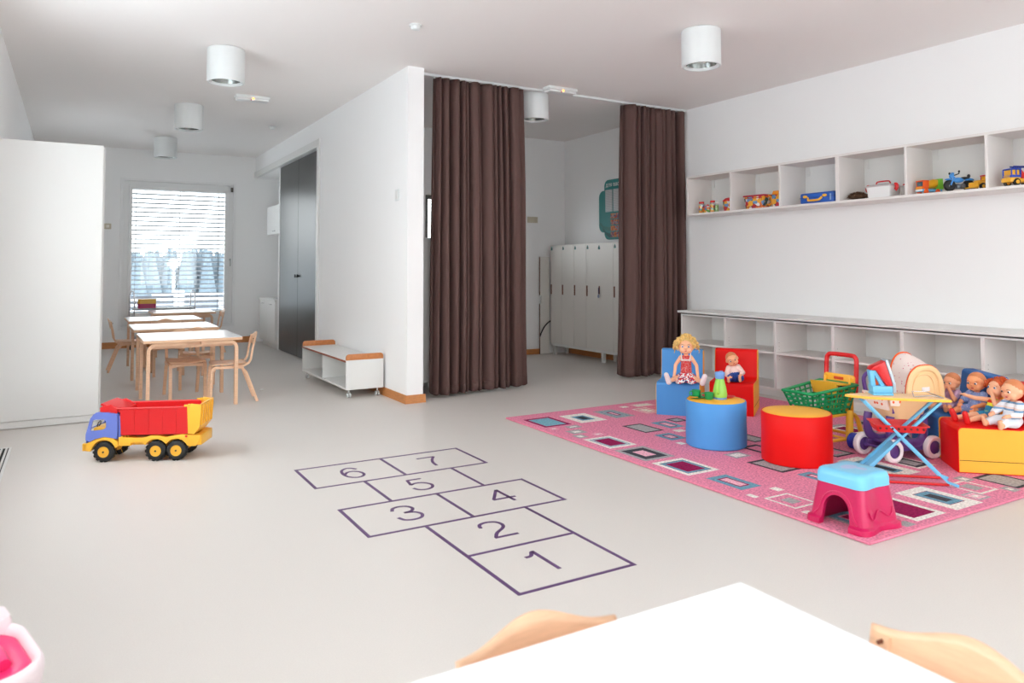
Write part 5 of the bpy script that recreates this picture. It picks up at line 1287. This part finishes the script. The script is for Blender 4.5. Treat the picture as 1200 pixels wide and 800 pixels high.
doll('red haired doll with yellow and red top and red shoes lying back', (4.586, 2.330, sz), math.radians(160), SK, s=1.06, name='red_haired_doll', lean=(0, -.35, 0), head=(0, .15, .1), shirt=yel, sleeve=.0, pants=mat('teal doll skirt', (40, 130, 170), .8), cover_leg=.5, slim=.9,
     legs=[(.095, .035, .032, .190, .045, .020), (.095, -.025, .032, .185, -.045, .018)], arms=[(.050, .062, .085, .052, .024, .140), (.055, -.080, .100, .088, -.100, .100)], shoes=mat('red doll shoes', (222, 26, 26), .5),
     hair=(mat('red doll hair', (196, 82, 28), .6, noise_scale=60, noise_amt=.25), 'bunches'), iris=(60, 110, 160))
strp = stripe_mat('white blue striped knit', [(236, 240, 246), (236, 240, 246), (120, 168, 206), (240, 214, 206)], 26, 2)
doll('baby doll in white and blue striped suit, closest to the camera on the seat', (4.515, 2.182, sz), math.radians(165), (248, 184, 144), s=1.12, lean=(0, -.08, 0), head=(0, .22, -.05), shirt=strp, sleeve=1.6, pants=mat('white and blue trousers', (226, 234, 242), .85), cover_leg=1.5, hair='painted',
     legs=[(.075, .030, .034, .130, .050, .020), (.075, -.04, .034, .120, -.045, .020)], iris=(50, 40, 36))
# ------------------------------------------------------------------ toys on the upper shelf
SZ = 1.7065
clearp = glass_mat('clear plastic', (.97, .97, .97), .10)
confetti = spots_mat('mixed building pieces', (0, 0, 0), (0, 0, 0), 45, colors=[(226, 120, 40), (70, 130, 190), (236, 190, 80), (90, 160, 80), (206, 50, 44), (236, 230, 220)])
confetti2 = spots_mat('mixed bright pieces', (0, 0, 0), (0, 0, 0), 30, colors=[(236, 170, 50), (110, 150, 190), (200, 50, 60), (230, 226, 220), (50, 90, 90), (240, 130, 50)])
def jar(y, cap, label, x=5.56, r=.028, h=.10, filling=confetti, capc=(214, 20, 24)):
    t = thing('plastic_jar', label, 'jar', (x, y, SZ), 0, 'small jars at the end of the wall shelf')
    part('jar_body', MB().lathe([(r - .002, 0), (r, .004), (r, h * .78), (r * .75, h * .86), (r * .75, h * .88)], n=24), clearp, t)
    part('contents', MB().lathe([(0, .001), (r - .003, .001), (r - .003, h * .7), (0, h * .74)], n=20), filling, t)
    part('cap', MB().lathe([(0, h * .87), (r * .82, h * .87), (r * .82, h * 1.02), (0, h * 1.03)], n=20), mat('jar cap %d' % capc[1], capc, .4), t)
jar(5.585, 1, 'leftmost small jar with a red cap on the wall shelf', r=.032, h=.118)
jar(5.43, 1, 'small jar with red cap and blue pieces, middle of the first shelf box', r=.030, h=.118)
jar(5.375, 0, 'small bottle with a white cap beside the red capped jar', r=.022, h=.105, capc=(236, 234, 230), filling=mat('green filling', (150, 190, 120), .5))
t = thing('box_of_pieces', 'low clear box of orange and blue pieces between two red capped jars', 'box', (5.57, 5.508, SZ))
part('box', MB().box(-.04, .04, -.040, .040, .001, .055, .003), confetti, t); part('lump', MB().ball((-.01, .0, .05), (.03, .035, .03), 10, 8).ball((-.02, -.02, .06), (.018, .018, .028), 10, 8), confetti2, t)
t = thing('toy_tub', 'dark tub with red lid half hidden in the first shelf box', 'tub', (5.60, 5.255, SZ))
part('body', MB().lathe([(0, 0), (.048, 0), (.055, .10), (0, .10)], n=24), confetti2, t); part('lid', MB().lathe([(.057, .10), (.057, .112), (.03, .135), (0, .14)], n=24), tr, t)
t = thing('toy_bucket', 'clear bucket of coloured pieces with red lid and orange handle', 'bucket', (5.585, 4.875, SZ), .05)
part('tub', MB().prism([(-.095, 0), (.095, 0), (.115, .115), (-.115, .115)], -.06, .06, 'x', bevel=.004), confetti2, t)
part('lid', MB().box(-.068, .068, -.122, .122, .1155, .130, .005), mat('dark red lid', (176, 34, 60), .35), t)
part('handle', MB().tube([(0, -.118, .122), (0, -.150, .10), (0, -.158, .06), (0, -.140, .03), (0, -.112, .035)], .008, 8, sub=4), mat('orange toy plastic', (240, 150, 40), .4), t)
part('window_rim', MB().tube([(-.062, -.08, .02), (-.062, .085, .02), (-.062, .095, .10), (-.062, -.092, .10)], .0035, 6, closed=True), mat('dark red lid', (176, 34, 60), .35), t)
t = thing('toy_box', 'orange and blue toy box at the divider beside the red lidded bucket', 'box', (5.60, 4.615, SZ))
part('body', MB().box(-.06, .06, -.055, .06, 0.0, .115, .006), confetti2, t); part('lid', MB().prism([(-.055, .1155), (.06, .1155), (.045, .150), (-.02, .150)], -.06, .06, 'x', bevel=.003), mat('orange toy plastic', (240, 150, 40), .4), t)
cb = mat('blue toy case', (36, 92, 186), .38)
t = thing('toy_case', 'blue plastic toy case with yellow handle and clasps', 'case', (5.59, 4.175, SZ), -.03)
part('body', MB().box(-.075, .075, -.175, .175, 0, .094, .016, 3), cb, t); part('seam', MB().box(-.0765, .0765, -.1765, .1765, .050, .054, .001, 1), mat('dark blue seam', (20, 56, 130), .5), t)
part('handle', MB().tube([(-.078, .085, .052), (-.088, .078, .030), (-.094, .06, .026), (-.094, -.03, .026), (-.090, -.05, .036), (-.078, -.058, .050)], .0075, 8, sub=3, flat=(1.3, 1)), ty, t)
for y in (.115, -.085): part('clasp', MB().ball((-.078, y, .062), (.008, .024, .013), 14, 8), ty, t)
part('lettering', MB().prism([(-.150, .018), (-.135, .018), (-.135, .072), (-.150, .072)], -.0765, -.0755, 'x'), mat('pale printing', (150, 180, 220), .5), t)
fur = mat('brown fur', (84, 58, 40), .95, noise_scale=30, noise_amt=.4)
t = thing('fur_hat', 'brown fluffy fur bundle on the wall shelf beside the white bin', 'fur hat', (5.57, 3.822, SZ))
b = MB(); r4 = random.Random(2)
b.ball((0, 0, .030), (.055, .075, .028), 16, 10)
for i in range(420):
    th_ = r4.uniform(0, 2 * PI); ph = r4.uniform(0, PI * .62); n_ = Vector((math.sin(ph) * math.cos(th_), math.sin(ph) * math.sin(th_), math.cos(ph)))
    p = Vector((n_.x * .052, n_.y * .073, .030 + n_.z * .027)); q = p + n_ * r4.uniform(.010, .020) + Vector((0, r4.uniform(-.006, .006), -.004)); q.z = max(q.z, .002)
    b.cyl(p, q, .0035, .0005, 4, cap=False)
part('fur', b, fur, t)
t = thing('storage_bin', 'white lidded storage bin with red handles on the wall shelf', 'bin', (5.60, 3.615, SZ), 0)
b = MB(); loft(b, [(rrect(.070, .090, .015), 0), (rrect(.080, .105, .018), .088)]); part('body', b, mat('white translucent plastic', (238, 238, 238), .35), t, ang=40)
b = MB(); loft(b, [(rrect(.086, .112, .018), .0885), (rrect(.086, .112, .018), .096), (rrect(.060, .085, .018), .110)]); part('lid', b, mat('grey lid', (206, 198, 198), .4), t, ang=40)
part('carry_handle', MB().tube([(0, .062, .108), (0, .055, .130), (0, .035, .136), (0, -.035, .136), (0, -.055, .130), (0, -.062, .108)], .0055, 8, sub=3), tr, t)
for s in (-1, 1): part('clip', MB().tube([(-.02, s * .108, .100), (-.02, s * .124, .098), (-.02, s * .128, .075), (-.02, s * .112, .060)], .006, 8, sub=3, flat=(2.5, 1)), tr, t)
t = thing('clear_box', 'small greyish clear box with red handle right of the white bin', 'box', (5.62, 3.415, SZ))
b = MB(); loft(b, [(rrect(.045, .040, .01), 0), (rrect(.05, .047, .01), .078)]); part('body', b, mat('smoky plastic', (176, 170, 166), .3), t, ang=40)
part('handle', MB().tube([(0, .05, .084), (0, .03, .098), (0, -.05, .094)], .006, 8, sub=3), tr, t); part('lid', MB().box(-.052, .052, -.049, .049, .0785, .085, .002), mat('grey lid', (206, 198, 198), .4), t)
t = thing('toy_figure', 'tiny black, yellow and pink figure on the smoky box', 'toy figure', (5.575, 3.385, SZ + .0855))
part('body', MB().lathe([(0, 0), (.010, 0), (.012, .012), (.009, .020), (0, .021)], n=16), ty, t); part('head', MB().ball((0, 0, .030), .011, 12, 8), mat('doll skin 244 178 138', SK, .45), t); part('hat', MB().lathe([(.020, .036), (.020, .039), (.012, .041), (.010, .050), (0, .052)], n=16), tk, t)
def toy_wheels(t, pts, r, w, hub, hr=.55):
    for x, y in pts:
        wl_ = part('wheel', MB().lathe([(0, -w / 2), (r * .8, -w / 2), (r, -w * .3), (r, w * .3), (r * .8, w / 2), (0, w / 2)], (x, y, r), 22, Matrix.Rotation(PI / 2, 4, 'X')), tk if hub != 'o' else ora, t)
        mesh_obj('hub', MB().lathe([(0, -w / 2 - .002), (r * hr, -w / 2 - .001), (r * hr, w / 2 + .001), (0, w / 2 + .002)], (x, y, r), 16, Matrix.Rotation(PI / 2, 4, 'X')), ty if hub == 'y' else (tblue if hub == 'b' else ora), None).parent = wl_
glassd = mat('dark toy window', (70, 96, 110), .2)
# vehicles: local +x is the front
t = thing('toy_cement_mixer', 'small orange toy cement mixer truck with green and yellow drum', 'toy truck', (5.60, 3.245, SZ), math.radians(160))
toy_wheels(t, [(.055, .035), (.055, -.035), (-.045, .035), (-.045, -.035)], .019, .016, 'o')
part('chassis', MB().box(-.085, .088, -.036, .036, .018, .036, .004), tblue, t)
b = MB(); b.box(.030, .086, -.038, .038, .036, .058, .004); b.box(.030, .036, -.038, .038, .058, .096, .001, 1)
for y in (-.036, .030): b.box(.036, .080, y, y + .006, .058, .096, .001, 1)
b.box(.028, .084, -.040, .040, .094, .103, .004); part('cab', b, ora, t)
part('windows', MB().box(.038, .079, -.034, .034, .058, .093, .002), glassd, t)
part('bumper', MB().box(.086, .093, -.036, .036, .022, .034, .002), mat('white toy plastic', (236, 236, 236), .4), t)
part('grille', MB().box(.0862, .0885, -.022, .022, .038, .043).box(.0862, .0885, -.022, .022, .047, .052).ball((.087, .028, .046), .006, 8, 6).ball((.087, -.028, .046), .006, 8, 6), ty, t)
part('drum', MB().lathe([(0, -.055), (.020, -.050), (.034, -.01), (.034, .015), (.022, .045), (0, .05)], (-.03, 0, .078), 24, Matrix.Rotation(math.radians(-72), 4, 'Y')), mat('amber drum', (240, 176, 30), .35), t)
part('support', MB().prism([(-.10, .036), (-.055, .036), (-.055, .09), (-.07, .118), (-.095, .118)], -.034, .034, 'y', bevel=.004), mat('lime green plastic', (130, 206, 60), .4), t)
t = thing('toy_motorbike', 'light blue toy motorbike with black wheels on the wall shelf', 'toy motorbike', (5.585, 3.005, SZ), math.radians(148))
for nm, x, w in (('front_wheel', .078, .030), ('rear_wheel', -.060, .034)):
    part(nm, MB().lathe([(.012, -w / 2), (.036, -w / 2), (.042, -w * .2), (.042, w * .2), (.036, w / 2), (.012, w / 2), (.012, -w / 2)], (x, 0, .0425), 26, Matrix.Rotation(PI / 2, 4, 'X')), tk, t)
part('engine', MB().box(-.03, .035, -.022, .022, .018, .055, .008).cyl((.0, -.03, .04), (0, .03, .04), .016, n=14), mat('grey engine', (110, 116, 124), .35, metal=.4), t)
b = MB(); b.tube([(.078, .018, .045), (.050, .018, .105)], .006, 8); b.tube([(.078, -.018, .045), (.050, -.018, .105)], .006, 8); b.ball((.015, 0, .082), (.042, .022, .020), 16, 10); b.ball((-.065, 0, .085), (.034, .020, .012), 14, 8); b.ball((.082, 0, .088), (.030, .016, .007), 14, 8)
b.ball((.062, 0, .112), (.015, .020, .018), 14, 10); b.prism([(.055, .10), (.072, .10), (.060, .138), (.050, .135)], -.018, .018, 'y', bevel=.003); part('body', b, tb if False else mat('bright blue plastic', (70, 150, 224), .35), t)
part('seat', MB().ball((-.035, 0, .097), (.034, .018, .010), 14, 8).ball((-.062, 0, .112), (.010, .016, .014), 12, 8), tk, t)
part('handlebar', MB().tube([(.038, .055, .125), (.046, .02, .118), (.046, -.02, .118), (.038, -.055, .125)], .004, 8, sub=3).ball((.042, .062, .138), (.006, .010, .010), 10, 7).ball((.042, -.062, .138), (.006, .010, .010), 10, 7).tube([(.040, .055, .124), (.042, .062, .138)], .003, 6).tube([(.040, -.055, .124), (.042, -.062, .138)], .003, 6), tk, t)
t = thing('toy_loader', 'small yellow and red toy loader behind the blue motorbike', 'toy truck', (5.64, 2.872, SZ), math.radians(160))
toy_wheels(t, [(.04, .036), (.04, -.036), (-.04, .036), (-.04, -.036)], .024, .020, 'y')
part('body', MB().box(-.065, .060, -.030, .030, .030, .058, .006).box(.0, .058, -.026, .026, .058, .070, .004), ty, t)
b = MB()
for x in (-.045, -.002): 
    for y in (-.024, .024): b.cyl((x, y, .058), (x, y, .104), .003, n=8)
b.box(-.050, .004, -.030, .030, .102, .109, .003); part('cab', b, tr, t); part('cab_glass', MB().box(-.043, -.004, -.022, .022, .058, .100, .002), mat('amber drum', (240, 176, 30), .35), t)
part('bucket', MB().prism([(.078, .012), (.115, .012), (.118, .018), (.086, .022), (.084, .055), (.076, .055)], -.042, .042, 'y').tube([(.03, .034, .045), (.08, .034, .04)], .004, 8).tube([(.03, -.034, .045), (.08, -.034, .04)], .004, 8), ty, t)
t = thing('toy_fire_truck', 'blue, red and yellow toy ladder truck at the right end of the wall shelf', 'toy truck', (5.60, 2.60, SZ), math.radians(155))
toy_wheels(t, [(.075, .042), (.075, -.042), (-.055, .042), (-.055, -.042)], .025, .022, 'y')
part('chassis', MB().box(-.115, .120, -.044, .044, .026, .048, .004).box(.045, .118, -.046, .046, .036, .056, .004), ty, t)
b = MB(); b.box(.040, .112, -.044, .044, .056, .074, .004); b.box(.040, .046, -.044, .044, .074, .112, .001, 1); b.box(.104, .111, -.042, -.034, .074, .112, .001, 1); b.box(.104, .111, .034, .042, .074, .112, .001, 1)
for y in (-.044, .038): b.box(.072, .080, y, y + .006, .074, .112, .001, 1)
b.box(.038, .108, -.046, .046, .110, .120, .005); part('cab', b, mat('strong blue toy plastic', (50, 80, 190), .35), t); part('windows', MB().box(.048, .103, -.036, .036, .074, .108, .002), ty, t)
part('grille', MB().box(.112, .1145, -.028, .028, .058, .063).box(.112, .1145, -.028, .028, .066, .071), ty, t)
part('body', MB().prism([(-.11, .048), (.034, .048), (.034, .110), (.015, .085), (-.11, .085)], -.042, .042, 'y', bevel=.004), tr, t)
b = MB()
for y in (-.016, .016): b.box(-.13, .075, y - .003, y + .003, .128, .138, .001, 1)
for k in range(8): b.cyl((-.12 + k * .027, -.016, .133), (-.12 + k * .027, .016, .133), .0025, n=6)
b.cyl((-.06, 0, .085), (-.06, 0, .129), .016, n=16); part('ladder', b, mat('navy toy plastic', (30, 48, 140), .35), t)
# ------------------------------------------------------------------ tiny things
for x, y in ((1.60, 6.68),):
    t = thing('crumb', 'tiny white scrap of paper lying on the floor before the bench', 'scrap', (1.555, 7.30, 0))
    part('paper', MB().ball((0, 0, .006), (.016, .010, .006), 8, 6).ball((.014, .006, .004), (.008, .008, .004), 8, 5), lamp_w, t)
# ------------------------------------------------------------------ daylight
w = bpy.data.worlds.new('overcast sky'); sc.world = w; w.use_nodes = True
bg = w.node_tree.nodes['Background']; bg.inputs['Color'].default_value = (0.925, 0.985, 1.0, 1); bg.inputs['Strength'].default_value = SKY
def portal(name, loc, rot, sx, sy):
    L = bpy.data.lights.new(name, 'AREA'); L.shape = 'RECTANGLE'; L.size = sx; L.size_y = sy; L.cycles.is_portal = True
    o = bpy.data.objects.new(name, L); C.objects.link(o); o.location = loc; o.rotation_euler = rot
for h in LW: portal('window_daylight', (XL - T - .02, (h[0] + h[1]) / 2, (h[2] + h[3]) / 2), (0, -PI / 2, 0), h[3] - h[2], h[1] - h[0])
for h in FW: portal('window_daylight', ((h[0] + h[1]) / 2, YF - T - .02, (h[2] + h[3]) / 2), (PI / 2, 0, 0), h[1] - h[0], h[3] - h[2])
portal('window_daylight', (1.37, YB + T + .02, 1.37), (-PI / 2, 0, 0), 1.54, 2.14)
portal('window_daylight', ((LKW[0] + LKW[1]) / 2, LKY + .25, (LKW[2] + LKW[3]) / 2), (-PI / 2, 0, 0), LKW[1] - LKW[0], LKW[3] - LKW[2])
# ------------------------------------------------------------------ camera
yaw, pitch, roll = math.radians(30.53129724), math.radians(2.36146125), math.radians(-0.06185648)
fwd = Vector((math.sin(yaw) * math.cos(pitch), math.cos(yaw) * math.cos(pitch), math.sin(pitch)))
right = Vector((math.cos(yaw), -math.sin(yaw), 0)); upv = right.cross(fwd)
r2v = right * math.cos(roll) + upv * math.sin(roll); u2v = -right * math.sin(roll) + upv * math.cos(roll)
cam = bpy.data.cameras.new('camera'); co_ = bpy.data.objects.new('camera', cam); C.objects.link(co_)
Mx = Matrix((( r2v.x, u2v.x, -fwd.x, 0), (r2v.y, u2v.y, -fwd.y, 0), (r2v.z, u2v.z, -fwd.z, 1.15), (0, 0, 0, 1)))
co_.matrix_world = Mx
cam.sensor_width = 36; cam.lens = 36 * 871.277 / 1200; cam.shift_y = -(400 - 277.933) / 1200
cam.clip_start = 0.02; cam.clip_end = 500
cam.dof.use_dof = True; cam.dof.focus_distance = 6.0; cam.dof.aperture_fstop = 4.5
sc.camera = co_
sc.view_settings.exposure = EXPO
